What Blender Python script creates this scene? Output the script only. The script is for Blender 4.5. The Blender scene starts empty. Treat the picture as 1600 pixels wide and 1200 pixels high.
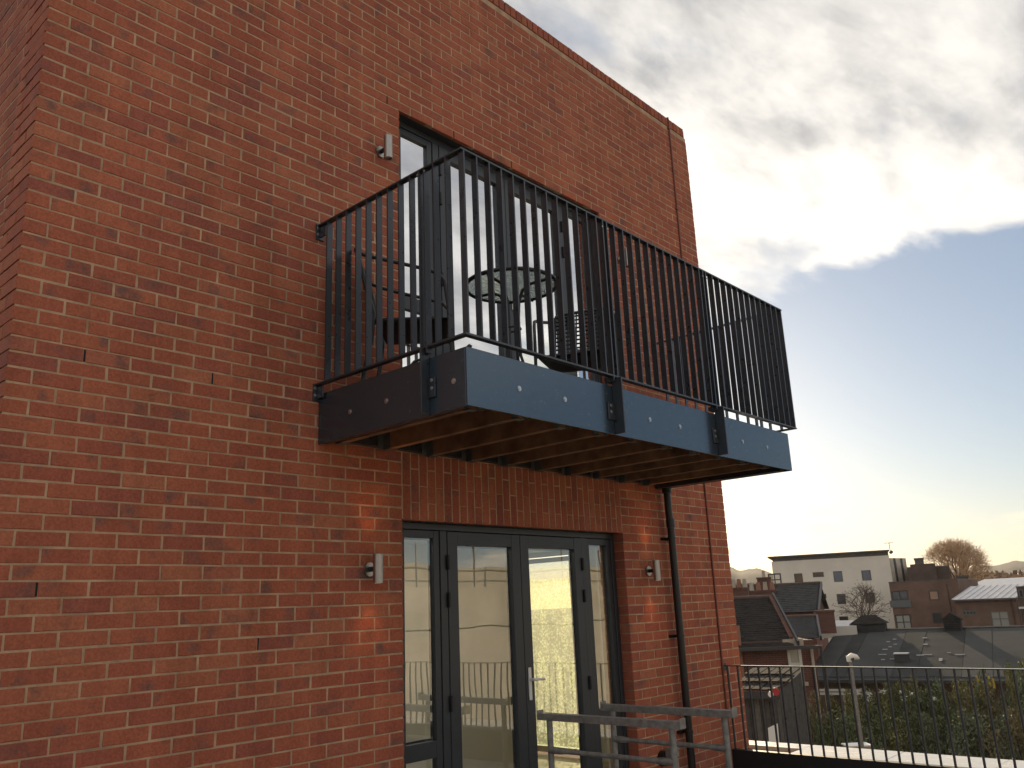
import bpy, bmesh, math, random
from math import sin, cos, pi, radians, sqrt, atan2, hypot, asin
from mathutils import Vector, Matrix

S = bpy.context.scene
COL = S.collection
rnd = random.Random(7)

# ------------------------------------------------------------------ camera
YAW, PIT, ROL, FPX = radians(48.218), radians(14.846), radians(-2.4605), 1321.8
fw = Vector((sin(YAW) * cos(PIT), cos(YAW) * cos(PIT), sin(PIT)))
r0 = Vector((cos(YAW), -sin(YAW), 0)); u0 = r0.cross(fw)
rt = cos(ROL) * r0 + sin(ROL) * u0
up = rt.cross(fw)
cam = bpy.data.cameras.new('camera'); camo = bpy.data.objects.new('camera', cam); COL.objects.link(camo)
camo.matrix_world = Matrix(((rt.x, up.x, -fw.x, 0), (rt.y, up.y, -fw.y, 0), (rt.z, up.z, -fw.z, 0), (0, 0, 0, 1)))
cam.sensor_width = 36; cam.lens = 36 * FPX / 1600; cam.clip_start = .05; cam.clip_end = 9000
S.camera = camo

# ------------------------------------------------------------------ sky, sun, exposure
SUN_AZ, SUN_EL = radians(57.5), radians(13.0)        # azimuth from +y towards +x
SKY_STRENGTH, SUN_STRENGTH, EXPOSURE = .1, 4.0, 0.12
W = bpy.data.worlds.new('World'); S.world = W; W.use_nodes = True
nt = W.node_tree; nt.nodes.clear()
def N(t, **k):
    n = nt.nodes.new(t)
    for a, v in k.items(): setattr(n, a, v)
    return n
def math_(op, a, b=None, c=None, clamp=False):
    n = N('ShaderNodeMath', operation=op, use_clamp=clamp)
    for i, v in enumerate((a, b, c)):
        if v is None: continue
        if isinstance(v, (int, float)): n.inputs[i].default_value = v
        else: nt.links.new(v, n.inputs[i])
    return n.outputs[0]
def mixc(f, a, b):
    n = N('ShaderNodeMix', data_type='RGBA')
    for s, v in ((n.inputs[0], f), (n.inputs[6], a), (n.inputs[7], b)):
        if isinstance(v, (int, float)): s.default_value = v
        elif isinstance(v, tuple): s.default_value = (*v, 1)
        else: nt.links.new(v, s)
    return n.outputs[2]
def noise(vec, sc, det, rough, dist=0.):
    n = N('ShaderNodeTexNoise'); n.inputs['Scale'].default_value = sc; n.inputs['Detail'].default_value = det
    n.inputs['Roughness'].default_value = rough; n.inputs['Distortion'].default_value = dist
    nt.links.new(vec, n.inputs['Vector']); return n.outputs['Fac']
def smooth(v, a, b):
    n = N('ShaderNodeMapRange', interpolation_type='SMOOTHSTEP')
    nt.links.new(v, n.inputs[0]); n.inputs[1].default_value = a; n.inputs[2].default_value = b
    return n.outputs[0]
sky = N('ShaderNodeTexSky', sky_type='NISHITA', sun_disc=False)
sky.sun_elevation = SUN_EL; sky.sun_rotation = SUN_AZ
sky.air_density = 1.0; sky.dust_density = .5; sky.ozone_density = 2.5
tc = N('ShaderNodeTexCoord'); sep = N('ShaderNodeSeparateXYZ'); nt.links.new(tc.outputs['Generated'], sep.inputs[0])
dx, dy, dz = sep.outputs
den = math_('ADD', math_('MAXIMUM', dz, 0.0), .06)
px, py = math_('DIVIDE', dx, den), math_('DIVIDE', dy, den)
cmb = N('ShaderNodeCombineXYZ'); nt.links.new(px, cmb.inputs[0]); nt.links.new(py, cmb.inputs[1])
pv = cmb.outputs[0]
rot_ = N('ShaderNodeMapping'); rot_.inputs['Rotation'].default_value = (0, 0, radians(-62)); rot_.inputs['Scale'].default_value = (1., 2.1, 1.)
nt.links.new(pv, rot_.inputs['Vector']); sv = rot_.outputs[0]     # streaks lie along the front
n_big = noise(pv, .9, 3, .5, .2)
n_mid = noise(sv, 1.3, 7, .56, .3)
n_edge = noise(sv, 2.4, 8, .56, .2)
# the cloud deck: it ends along a straight front (constant px), ragged by noise; overhead and behind it goes on, with gaps
front = math_('SUBTRACT', 2.30, px)
front = math_('ADD', front, math_('MULTIPLY', math_('SUBTRACT', n_edge, .5), .45))
front = math_('ADD', front, math_('MULTIPLY', math_('SUBTRACT', n_big, .5), .35))
deck = smooth(front, 0.0, .16)
gaps = smooth(n_mid, .33, .50)
gaps = math_('ADD', math_('MULTIPLY', gaps, .55), .45)
mask = math_('MULTIPLY', deck, gaps)
# a few thin far clouds low over the horizon
lowc = N('ShaderNodeCombineXYZ'); nt.links.new(math_('MULTIPLY', dx, 3.), lowc.inputs[0]); nt.links.new(math_('MULTIPLY', dy, 3.), lowc.inputs[1]); nt.links.new(math_('MULTIPLY', dz, 14.), lowc.inputs[2])
n_low = noise(lowc.outputs[0], 2.2, 6, .55)
lowm = math_('MULTIPLY', smooth(n_low, .56, .72), math_('MULTIPLY', smooth(dz, .16, .05), smooth(dz, .0, .03)))
# sun closeness
sd = (sin(SUN_AZ) * cos(SUN_EL), cos(SUN_AZ) * cos(SUN_EL), sin(SUN_EL))
vd = N('ShaderNodeVectorMath', operation='DOT_PRODUCT'); nt.links.new(tc.outputs['Generated'], vd.inputs[0]); vd.inputs[1].default_value = sd
near = smooth(vd.outputs['Value'], .80, 1.0)
CLD_DARK, CLD_LIT, CLD_SUN = (3.9, 3.9, 4.05), (9.3, 9.0, 8.5), (13.5, 12.6, 11.2)
n_lit = noise(sv, 1.25, 9, .58, .25)
thin = smooth(front, .95, .0)                       # the deck thins to its front: brighter there
n_fine = noise(sv, 3.4, 9, .6, .15)
body = math_('ADD', math_('MULTIPLY', smooth(n_lit, .36, .70), .72), math_('MULTIPLY', smooth(n_fine, .34, .68), .34))
litf = math_('ADD', math_('MULTIPLY', body, .88), math_('MULTIPLY', thin, .42), clamp=True)
cl = mixc(litf, CLD_DARK, CLD_LIT)
cl = mixc(math_('MULTIPLY', near, litf), cl, CLD_SUN)
dim = N('ShaderNodeVectorMath', operation='SCALE'); nt.links.new(sky.outputs[0], dim.inputs[0]); dim.inputs['Scale'].default_value = .86
veil = mixc(.34, dim.outputs[0], (4.9, 5.7, 7.1))       # thin high veil: the blue is pale
skyc = mixc(mask, veil, cl)
skyc = mixc(math_('MULTIPLY', lowm, .6), skyc, (13., 10.5, 7.6))
bg = N('ShaderNodeBackground'); bg.inputs['Strength'].default_value = SKY_STRENGTH
nt.links.new(skyc, bg.inputs['Color'])
wo = N('ShaderNodeOutputWorld'); nt.links.new(bg.outputs[0], wo.inputs['Surface'])

sun = bpy.data.lights.new('sun', 'SUN'); sun.energy = SUN_STRENGTH; sun.angle = radians(.5); sun.color = (1, .78, .50)
suno = bpy.data.objects.new('sun', sun); COL.objects.link(suno)
suno.rotation_euler = Vector(sd).to_track_quat('Z', 'Y').to_euler()

S.view_settings.view_transform = 'Standard'; S.view_settings.look = 'None'
S.view_settings.exposure = EXPOSURE; S.view_settings.gamma = 1; S.view_settings.use_curve_mapping = False
S.render.engine = 'CYCLES'
S.cycles.max_bounces = 8; S.cycles.transparent_max_bounces = 12; S.cycles.glossy_bounces = 4; S.cycles.sample_clamp_indirect = 6
try: S.cycles.use_denoising = True
except Exception: pass

# ------------------------------------------------------------------ helpers
def ray(px, py):
    return (fw + rt * ((px - 800) / FPX) + up * ((600 - py) / FPX))
def at(px, py, d):                                   # the point seen there, at horizontal distance d
    v = ray(px, py); return v * (d / hypot(v.x, v.y))
def proj(p):
    z = p.dot(fw); return 800 + FPX * p.dot(rt) / z, 600 - FPX * p.dot(up) / z, z

class MB:
    def __init__(s): s.v = []; s.f = []; s.sm = []
    def add(s, vs, fs, smooth=False):
        o = len(s.v); s.v += [Vector(v) for v in vs]
        for f in fs: s.f.append(tuple(o + i for i in f)); s.sm.append(smooth)
        return s
    def box(s, x0, x1, y0, y1, z0, z1):
        return s.add([(x0,y0,z0),(x1,y0,z0),(x1,y1,z0),(x0,y1,z0),(x0,y0,z1),(x1,y0,z1),(x1,y1,z1),(x0,y1,z1)],
                     [(3,2,1,0),(4,5,6,7),(0,1,5,4),(1,2,6,5),(2,3,7,6),(3,0,4,7)])
    def obox(s, c, ax, hx, ay, hy, hz_):              # centre, x axis, half x, y axis, half y, half z
        c, ax, ay = Vector(c), Vector(ax).normalized(), Vector(ay).normalized(); az = ax.cross(ay)
        vs = [c + ax*hx*i + ay*hy*j + az*hz_*k for k in (-1,1) for i, j in ((-1,-1),(1,-1),(1,1),(-1,1))]
        return s.add(vs, [(3,2,1,0),(4,5,6,7),(0,1,5,4),(1,2,6,5),(2,3,7,6),(3,0,4,7)])
    def tube(s, pts, rad, n=8, cap=True):
        pts = [Vector(p) for p in pts]; m = len(pts)
        rads = rad if isinstance(rad, (list, tuple)) else [rad] * m
        t0 = (pts[1] - pts[0]).normalized()
        ref = Vector((0,0,1)) if abs(t0.z) < .9 else Vector((1,0,0))
        a = t0.cross(ref).normalized(); vs = []; fs = []
        for i, p in enumerate(pts):
            t = (pts[min(i+1, m-1)] - pts[max(i-1, 0)]).normalized()
            a = (a - t * a.dot(t)).normalized(); b = t.cross(a)
            vs += [p + (a*cos(2*pi*k/n) + b*sin(2*pi*k/n)) * rads[i] for k in range(n)]
        for i in range(m-1):
            for k in range(n): fs.append((i*n+k, i*n+(k+1)%n, (i+1)*n+(k+1)%n, (i+1)*n+k))
        s.add(vs, fs, True)
        if cap: s.add(vs[:n], [tuple(range(n))[::-1]]); s.add(vs[-n:], [tuple(range(n))])
        return s
    def cyl(s, p0, p1, r, n=16): return s.tube([p0, p1], r, n)
    def prism(s, poly, ext):                          # planar polygon extruded by a vector
        poly = [Vector(p) for p in poly]; e = Vector(ext); n = len(poly)
        return s.add(poly + [p + e for p in poly], [tuple(range(n)), tuple(range(2*n-1, n-1, -1))] + [(i, i+n, (i+1) % n + n, (i+1) % n) for i in range(n)])
    def ring(s, c, R, r, n=40, m=8):
        c = Vector(c)
        vs = [c + Vector(((R + r*cos(2*pi*j/m))*cos(2*pi*i/n), (R + r*cos(2*pi*j/m))*sin(2*pi*i/n), r*sin(2*pi*j/m))) for i in range(n) for j in range(m)]
        return s.add(vs, [(i*m+j, ((i+1)%n)*m+j, ((i+1)%n)*m+(j+1)%m, i*m+(j+1)%m) for i in range(n) for j in range(m)], True)
    def mesh(s, name, off=None):
        me = bpy.data.meshes.new(name)
        o = Vector(off) if off else Vector((0,0,0))
        me.from_pydata([tuple(v - o) for v in s.v], [], s.f)
        me.polygons.foreach_set('use_smooth', s.sm); me.update(); return me

ORG = {}
def tag(o, label=None, cat=None, group=None, kind=None):
    if label: o['label'] = label
    if cat: o['category'] = cat
    if group: o['group'] = group
    if kind: o['kind'] = kind
    return o
def thing(name, label, cat, loc=(0,0,0), rz=0, group=None, local=False):
    o = bpy.data.objects.new(name, None); COL.objects.link(o); o.empty_display_size = .2
    o.location = loc; o.rotation_euler = (0, 0, rz)
    ORG[o] = Vector((0,0,0)) if local else Vector(loc)
    return tag(o, label, cat, group)
def obj(name, mb, mat, parent=None, bevel=0, label=None, kind=None, cat=None, group=None):
    off = ORG[parent] if parent else None
    me = mb if isinstance(mb, bpy.types.Mesh) else mb.mesh(name, off)
    if mat and not me.materials: me.materials.append(mat)
    o = bpy.data.objects.new(name, me); COL.objects.link(o)
    if parent: o.parent = parent; ORG[o] = off
    if bevel:
        b = o.modifiers.new('bevel', 'BEVEL'); b.width = bevel; b.segments = 2; b.limit_method = 'ANGLE'; b.angle_limit = radians(50)
    return tag(o, label, cat, group, kind)
def copy_tree(o, parent=None):
    c = o.copy(); COL.objects.link(c)
    if parent: c.parent = parent
    for ch in list(o.children): copy_tree(ch, c)
    return c

# ------------------------------------------------------------------ materials
def mat(name, col, rough=.6, metal=0., spec=.5, nscale=0, namt=.2, bump=0, bscale=40, col2=None, coat=0, bdist=.002, rvar=0):
    m = bpy.data.materials.new(name); m.use_nodes = True; t = m.node_tree
    p = t.nodes['Principled BSDF']; p.inputs['Base Color'].default_value = (*col, 1)
    p.inputs['Roughness'].default_value = rough; p.inputs['Metallic'].default_value = metal
    p.inputs['Specular IOR Level'].default_value = spec; p.inputs['Coat Weight'].default_value = coat
    c = t.nodes.new('ShaderNodeTexCoord')
    if nscale:
        n = t.nodes.new('ShaderNodeTexNoise'); n.inputs['Scale'].default_value = nscale; n.inputs['Detail'].default_value = 7; n.inputs['Roughness'].default_value = .62
        t.links.new(c.outputs['Object'], n.inputs['Vector'])
        r = t.nodes.new('ShaderNodeValToRGB'); t.links.new(n.outputs['Fac'], r.inputs[0])
        a = [x * (1 - namt) for x in col]; b = col2 or [min(1, x * (1 + namt)) for x in col]
        r.color_ramp.elements[0].position = .3; r.color_ramp.elements[1].position = .7
        r.color_ramp.elements[0].color = (*a, 1); r.color_ramp.elements[1].color = (*b, 1)
        t.links.new(r.outputs[0], p.inputs['Base Color'])
        if rvar:
            mr = t.nodes.new('ShaderNodeMapRange'); t.links.new(n.outputs['Fac'], mr.inputs[0])
            mr.inputs[1].default_value = .3; mr.inputs[2].default_value = .7
            mr.inputs[3].default_value = max(.03, rough - rvar); mr.inputs[4].default_value = min(1, rough + rvar); t.links.new(mr.outputs[0], p.inputs['Roughness'])
    if bump:
        n2 = t.nodes.new('ShaderNodeTexNoise'); n2.inputs['Scale'].default_value = bscale; n2.inputs['Detail'].default_value = 5
        t.links.new(c.outputs['Object'], n2.inputs['Vector'])
        b = t.nodes.new('ShaderNodeBump'); b.inputs['Strength'].default_value = bump; b.inputs['Distance'].default_value = bdist
        t.links.new(n2.outputs['Fac'], b.inputs['Height']); t.links.new(b.outputs[0], p.inputs['Normal'])
    return m

def brick_material(name, tint=1.0):
    m = bpy.data.materials.new(name); m.use_nodes = True; t = m.node_tree; L = t.links
    p = t.nodes['Principled BSDF']; p.inputs['Roughness'].default_value = .88; p.inputs['Specular IOR Level'].default_value = .25
    g = t.nodes.new('ShaderNodeNewGeometry'); oi = t.nodes.new('ShaderNodeObjectInfo')
    ad = t.nodes.new('ShaderNodeMath'); ad.operation = 'ADD'; L.new(g.outputs['Random Per Island'], ad.inputs[0]); L.new(oi.outputs['Random'], ad.inputs[1])
    fr = t.nodes.new('ShaderNodeMath'); fr.operation = 'FRACT'; L.new(ad.outputs[0], fr.inputs[0])
    r = t.nodes.new('ShaderNodeValToRGB'); L.new(fr.outputs[0], r.inputs[0]); cr = r.color_ramp
    cols = [(0, (.300,.092,.064)), (.12, (.330,.098,.061)), (.4, (.358,.107,.062)), (.65, (.376,.114,.063)), (.86, (.392,.125,.068)), (.96, (.41,.144,.078)), (1, (.322,.102,.072))]
    cr.elements[0].position = 0; cr.elements[0].color = (*cols[0][1], 1); cr.elements[1].position = 1; cr.elements[1].color = (*cols[-1][1], 1)
    for q, c in cols[1:-1]: e = cr.elements.new(q); e.color = (*c, 1)
    # burnt blue-grey patches on some bricks: noise shifted per brick
    wp = t.nodes.new('ShaderNodeVectorMath'); wp.operation = 'ADD'; L.new(g.outputs['Position'], wp.inputs[0])
    cb = t.nodes.new('ShaderNodeCombineXYZ'); ml = t.nodes.new('ShaderNodeMath'); ml.operation = 'MULTIPLY'; L.new(fr.outputs[0], ml.inputs[0]); ml.inputs[1].default_value = 40
    L.new(ml.outputs[0], cb.inputs[1]); L.new(cb.outputs[0], wp.inputs[1])
    n = t.nodes.new('ShaderNodeTexNoise'); n.inputs['Scale'].default_value = 6.5; n.inputs['Detail'].default_value = 3; L.new(wp.outputs[0], n.inputs['Vector'])
    mr = t.nodes.new('ShaderNodeMapRange'); mr.inputs[1].default_value = .57; mr.inputs[2].default_value = .78; L.new(n.outputs['Fac'], mr.inputs[0])
    mx = t.nodes.new('ShaderNodeMix'); mx.data_type = 'RGBA'; L.new(mr.outputs[0], mx.inputs[0]); L.new(r.outputs[0], mx.inputs[6]); mx.inputs[7].default_value = (.155,.088,.076,1)
    # sandy speckle and faint lime bloom
    n2 = t.nodes.new('ShaderNodeTexNoise'); n2.inputs['Scale'].default_value = 95; n2.inputs['Detail'].default_value = 6; L.new(g.outputs['Position'], n2.inputs['Vector'])
    hv = t.nodes.new('ShaderNodeMapRange'); hv.inputs[1].default_value = .3; hv.inputs[2].default_value = .7; hv.inputs[3].default_value = .80; hv.inputs[4].default_value = 1.17; L.new(n2.outputs['Fac'], hv.inputs[0])
    sc = t.nodes.new('ShaderNodeVectorMath'); sc.operation = 'SCALE'; L.new(mx.outputs[2], sc.inputs[0]); L.new(hv.outputs[0], sc.inputs['Scale'])
    n3 = t.nodes.new('ShaderNodeTexNoise'); n3.inputs['Scale'].default_value = 1.7; n3.inputs['Detail'].default_value = 8; n3.inputs['Roughness'].default_value = .7; L.new(g.outputs['Position'], n3.inputs['Vector'])
    h3 = t.nodes.new('ShaderNodeMapRange'); h3.inputs[1].default_value = .62; h3.inputs[2].default_value = .8; h3.inputs[4].default_value = .22; L.new(n3.outputs['Fac'], h3.inputs[0])
    m3 = t.nodes.new('ShaderNodeMix'); m3.data_type = 'RGBA'; L.new(h3.outputs[0], m3.inputs[0]); L.new(sc.outputs[0], m3.inputs[6]); m3.inputs[7].default_value = (.46,.30,.24,1)
    # rain-washed lime streaks and soot, drawn out downwards
    mp = t.nodes.new('ShaderNodeMapping'); mp.inputs['Scale'].default_value = (5.5, 5.5, .55); L.new(g.outputs['Position'], mp.inputs['Vector'])
    n4 = t.nodes.new('ShaderNodeTexNoise'); n4.inputs['Scale'].default_value = 1.; n4.inputs['Detail'].default_value = 7; n4.inputs['Roughness'].default_value = .65; L.new(mp.outputs[0], n4.inputs['Vector'])
    h4 = t.nodes.new('ShaderNodeMapRange'); h4.inputs[1].default_value = .30; h4.inputs[2].default_value = .72; h4.inputs[3].default_value = .86; h4.inputs[4].default_value = 1.20; L.new(n4.outputs['Fac'], h4.inputs[0])
    s4 = t.nodes.new('ShaderNodeVectorMath'); s4.operation = 'SCALE'; L.new(m3.outputs[2], s4.inputs[0]); L.new(h4.outputs[0], s4.inputs['Scale'])
    L.new(s4.outputs[0], p.inputs['Base Color'])
    b = t.nodes.new('ShaderNodeBump'); b.inputs['Strength'].default_value = .55; b.inputs['Distance'].default_value = .0025; L.new(n2.outputs['Fac'], b.inputs['Height']); L.new(b.outputs[0], p.inputs['Normal'])
    return m

def far_brick(name, c1, c2, mort, scale=1.):
    m = bpy.data.materials.new(name); m.use_nodes = True; t = m.node_tree; L = t.links; p = t.nodes['Principled BSDF']; p.inputs['Roughness'].default_value = .9
    c = t.nodes.new('ShaderNodeTexCoord'); sx = t.nodes.new('ShaderNodeSeparateXYZ'); L.new(c.outputs['Object'], sx.inputs[0])
    a = t.nodes.new('ShaderNodeMath'); a.operation = 'ADD'; L.new(sx.outputs[0], a.inputs[0]); L.new(sx.outputs[1], a.inputs[1])
    cb = t.nodes.new('ShaderNodeCombineXYZ'); L.new(a.outputs[0], cb.inputs[0]); L.new(sx.outputs[2], cb.inputs[1])
    br = t.nodes.new('ShaderNodeTexBrick'); L.new(cb.outputs[0], br.inputs['Vector']); br.inputs['Scale'].default_value = 1
    br.inputs['Brick Width'].default_value = .225; br.inputs['Row Height'].default_value = .075; br.inputs['Mortar Size'].default_value = .01
    br.inputs['Color1'].default_value = (*c1, 1); br.inputs['Color2'].default_value = (*c2, 1); br.inputs['Mortar'].default_value = (*mort, 1)
    n = t.nodes.new('ShaderNodeTexNoise'); n.inputs['Scale'].default_value = .9; n.inputs['Detail'].default_value = 8; L.new(c.outputs['Object'], n.inputs['Vector'])
    mr = t.nodes.new('ShaderNodeMapRange'); mr.inputs[1].default_value = .3; mr.inputs[2].default_value = .75; mr.inputs[3].default_value = .7; mr.inputs[4].default_value = 1.2; L.new(n.outputs['Fac'], mr.inputs[0])
    s = t.nodes.new('ShaderNodeVectorMath'); s.operation = 'SCALE'; L.new(br.outputs['Color'], s.inputs[0]); L.new(mr.outputs[0], s.inputs['Scale']); L.new(s.outputs[0], p.inputs['Base Color'])
    return m

def glass(name, tint=(.93,.96,.95), ior=1.75, base=.0, rough=0., drops=0):
    m = bpy.data.materials.new(name); m.use_nodes = True; t = m.node_tree; L = t.links; t.nodes.remove(t.nodes['Principled BSDF'])
    tr = t.nodes.new('ShaderNodeBsdfTransparent'); tr.inputs[0].default_value = (*tint, 1)
    gl = t.nodes.new('ShaderNodeBsdfGlossy'); gl.inputs['Roughness'].default_value = rough; gl.inputs[0].default_value = (.97,.98,1,1)
    f = t.nodes.new('ShaderNodeFresnel'); f.inputs[0].default_value = ior
    g = t.nodes.new('ShaderNodeNewGeometry')
    # only the face a ray enters by reflects; the exit face of the thin pane lets it pass
    bf = t.nodes.new('ShaderNodeMath'); bf.operation = 'SUBTRACT'; bf.inputs[0].default_value = 1; L.new(g.outputs['Backfacing'], bf.inputs[1])
    ad = t.nodes.new('ShaderNodeMath'); ad.operation = 'ADD'; ad.use_clamp = True; L.new(f.outputs[0], ad.inputs[0]); ad.inputs[1].default_value = base
    mf = t.nodes.new('ShaderNodeMath'); mf.operation = 'MULTIPLY'; L.new(ad.outputs[0], mf.inputs[0]); L.new(bf.outputs[0], mf.inputs[1])
    mx = t.nodes.new('ShaderNodeMixShader'); L.new(mf.outputs[0], mx.inputs[0]); L.new(tr.outputs[0], mx.inputs[1]); L.new(gl.outputs[0], mx.inputs[2])
    n = t.nodes.new('ShaderNodeTexNoise'); n.inputs['Scale'].default_value = 1.1; L.new(g.outputs['Position'], n.inputs['Vector'])
    b = t.nodes.new('ShaderNodeBump'); b.inputs['Strength'].default_value = .14; b.inputs['Distance'].default_value = .02; L.new(n.outputs['Fac'], b.inputs['Height'])
    L.new(b.outputs[0], gl.inputs['Normal'])
    o = t.nodes['Material Output']; L.new(mx.outputs[0], o.inputs[0])
    return m
def emis(name, col, s):
    m = bpy.data.materials.new(name); m.use_nodes = True; t = m.node_tree; p = t.nodes['Principled BSDF']
    p.inputs['Base Color'].default_value = (*col, 1); p.inputs['Emission Color'].default_value = (*col, 1); p.inputs['Emission Strength'].default_value = s; return m

M = {}
M['brick'] = brick_material('fired_brick')
M['mortar'] = mat('mortar', (.45,.295,.185), .95, nscale=7, namt=.35, bump=.6, bscale=160, bdist=.003)
M['anth'] = mat('anthracite_paint', (.034,.040,.048), .38, nscale=14, namt=.12, bump=.05, bscale=300, rvar=.08)
M['fascia'] = mat('anthracite_sheet', (.098,.135,.172), .24, metal=.8, nscale=30, namt=.04, rvar=.04)
M['blackm'] = mat('black_steel', (.072,.080,.092), .34, metal=.65, nscale=20, namt=.06, bump=.08, bscale=200, rvar=.1)
M['wetrail'] = mat('wet_black_steel', (.05,.05,.055), .10, metal=.3, spec=.9, nscale=30, namt=.2, bump=.2, bscale=90, coat=.8)
M['bolt'] = mat('stainless_bolt', (.55,.55,.55), .3, metal=1)
M['hinge'] = mat('black_hinge', (.012,.012,.013), .4)
M['glass'] = glass('window_glass', base=.19)
M['glass_up'] = glass('upper_window_glass', base=.74)
M['handle'] = mat('white_handle', (.72,.71,.68), .3)
M['steel'] = mat('brushed_stainless', (.40,.37,.335), .36, metal=1, nscale=60, namt=.12)
M['galv'] = mat('galvanised_steel', (.25,.245,.235), .5, metal=.5, nscale=22, namt=.35, bump=.15, bscale=120, rvar=.12)
M['joist'] = mat('treated_timber', (.23,.125,.065), .85, nscale=5, namt=.5, bump=.4, bscale=60)
M['deck'] = mat('decking', (.055,.036,.024), .8, nscale=6, namt=.35)
M['hanger'] = mat('galvanised_hanger', (.15,.155,.15), .5, metal=.6, nscale=20)
M['plastic'] = mat('black_upvc', (.014,.014,.015), .3, nscale=10)
M['tape'] = mat('brown_conductor', (.20,.066,.042), .6, nscale=20)
M['weave'] = mat('dark_woven', (.012,.012,.013), .6, bump=.9, bscale=130, bdist=.004)
M['tubeb'] = mat('dark_chair_tube', (.016,.016,.018), .33)
M['plaster'] = mat('cream_plaster', (.70,.67,.60), .9, nscale=2, namt=.05)
M['ceil'] = mat('white_ceiling', (.80,.78,.70), .9)
M['floor_in'] = mat('light_wood_floor', (.50,.40,.26), .4, nscale=5, namt=.2)
M['white'] = mat('white_gloss', (.78,.76,.70), .45)
M['tubelight'] = emis('ceiling_light_panel', (1., .91, .74), 2.6)
M['weep'] = mat('weep_slot', (.008,.008,.008), .9)
M['roofdark'] = mat('roof_membrane', (.05,.05,.052), .8)

def wet_glass():
    m = bpy.data.materials.new('rain_wet_glass'); m.use_nodes = True; t = m.node_tree; L = t.links; t.nodes.remove(t.nodes['Principled BSDF'])
    g = t.nodes.new('ShaderNodeNewGeometry')
    v = t.nodes.new('ShaderNodeTexVoronoi'); v.inputs['Scale'].default_value = 34; L.new(g.outputs['Position'], v.inputs['Vector'])
    mp = t.nodes.new('ShaderNodeMapping'); mp.inputs['Scale'].default_value = (9, 9, 2.2); L.new(g.outputs['Position'], mp.inputs['Vector'])
    n = t.nodes.new('ShaderNodeTexNoise'); n.inputs['Scale'].default_value = 1; n.inputs['Detail'].default_value = 9; n.inputs['Roughness'].default_value = .68; L.new(mp.outputs[0], n.inputs['Vector'])
    tl = t.nodes.new('ShaderNodeBsdfTranslucent'); tr = t.nodes.new('ShaderNodeBsdfTransparent'); tr.inputs[0].default_value = (.95,.96,.86,1)
    tl.inputs[0].default_value = (.88,.90,.62,1)
    r = t.nodes.new('ShaderNodeMapRange'); r.inputs[1].default_value = .35; r.inputs[2].default_value = .62; r.inputs[3].default_value = .30; r.inputs[4].default_value = 1.; L.new(n.outputs['Fac'], r.inputs[0])
    d = t.nodes.new('ShaderNodeMapRange'); d.inputs[1].default_value = .05; d.inputs[2].default_value = .6; d.inputs[3].default_value = 1.; d.inputs[4].default_value = .25; L.new(v.outputs['Distance'], d.inputs[0])
    mu = t.nodes.new('ShaderNodeMath'); mu.operation = 'MULTIPLY'; L.new(r.outputs[0], mu.inputs[0]); L.new(d.outputs[0], mu.inputs[1])
    mx = t.nodes.new('ShaderNodeMixShader'); L.new(mu.outputs[0], mx.inputs[0]); L.new(tr.outputs[0], mx.inputs[1]); L.new(tl.outputs[0], mx.inputs[2])
    L.new(mx.outputs[0], t.nodes['Material Output'].inputs[0]); return m
M['wet'] = wet_glass()

# ------------------------------------------------------------------ ground and terrace
GZ, TZ, FY = -6.6, -1.70, 4.30            # garden ground, terrace floor, face of the brick front
M['ground'] = mat('garden_soil', (.075,.058,.040), .95, nscale=.6, namt=.5, col2=(.085,.085,.05))
obj('ground', MB().add([(-300,-300,GZ),(2700,-300,GZ),(2700,1900,GZ),(-300,1900,GZ)], [(0,1,2,3)]), M['ground'], kind='structure')
M['pave'] = mat('grey_paving', (.20,.195,.185), .6, nscale=3, namt=.25)
TX1 = 7.72                                 # inner face of the parapet
obj('terrace_floor', MB().box(-3, TX1 - .08, -2.2, FY + .02, TZ - .25, TZ), M['pave'], kind='structure')

# ------------------------------------------------------------------ the brick building
X0, X1, JL, JR = 1.25, 8.04, 3.675, 6.175   # wall ends, opening jambs
HL, HU, SL, SU, PT = .594, 3.645, -1.56, 1.29, 5.335   # heads, sills, parapet top
CP = .0763                                  # course pitch
B = thing('brick_building', 'new red brick building with anthracite glazed doors and a flat brick-on-edge parapet', 'building', (X0, FY, GZ))
core = MB()
yc0, yc1 = FY + .0028, FY + .30
for a in ((X0 + .007, JL - .008, GZ, PT - .115), (JR + .008, X1 - .007, GZ, PT - .115), (JL - .008, JR + .008, GZ, SL), (JL - .008, JR + .008, HL + .006, SU), (JL - .008, JR + .008, HU + .006, PT - .115)):
    core.box(a[0], a[1], yc0, yc1, a[2], a[3])
core.box(X0 + .0035, X0 + .3, yc1, 11, GZ, PT - .115)             # left return
WY0, WY1 = 5.95, 7.1                                              # end-wall windows
for (ya, yb, za, zb) in ((yc1, WY0, GZ, PT - .115), (WY1, 11, GZ, PT - .115), (WY0, WY1, GZ, -1.62), (WY0, WY1, .60, 1.36), (WY0, WY1, 3.55, PT - .115)):
    core.box(X1 - .3, X1 - .007, ya, yb, za, zb)
core.box(X0 + .3, X1 - .3, 10.7, 11, GZ, PT - .115)
wall = obj('wall', core, M['mortar'], B)
obj('roof', MB().box(X0 + .12, X1 - .12, FY + .12, 10.9, 4.7, 4.9), M['roofdark'], B)

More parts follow.
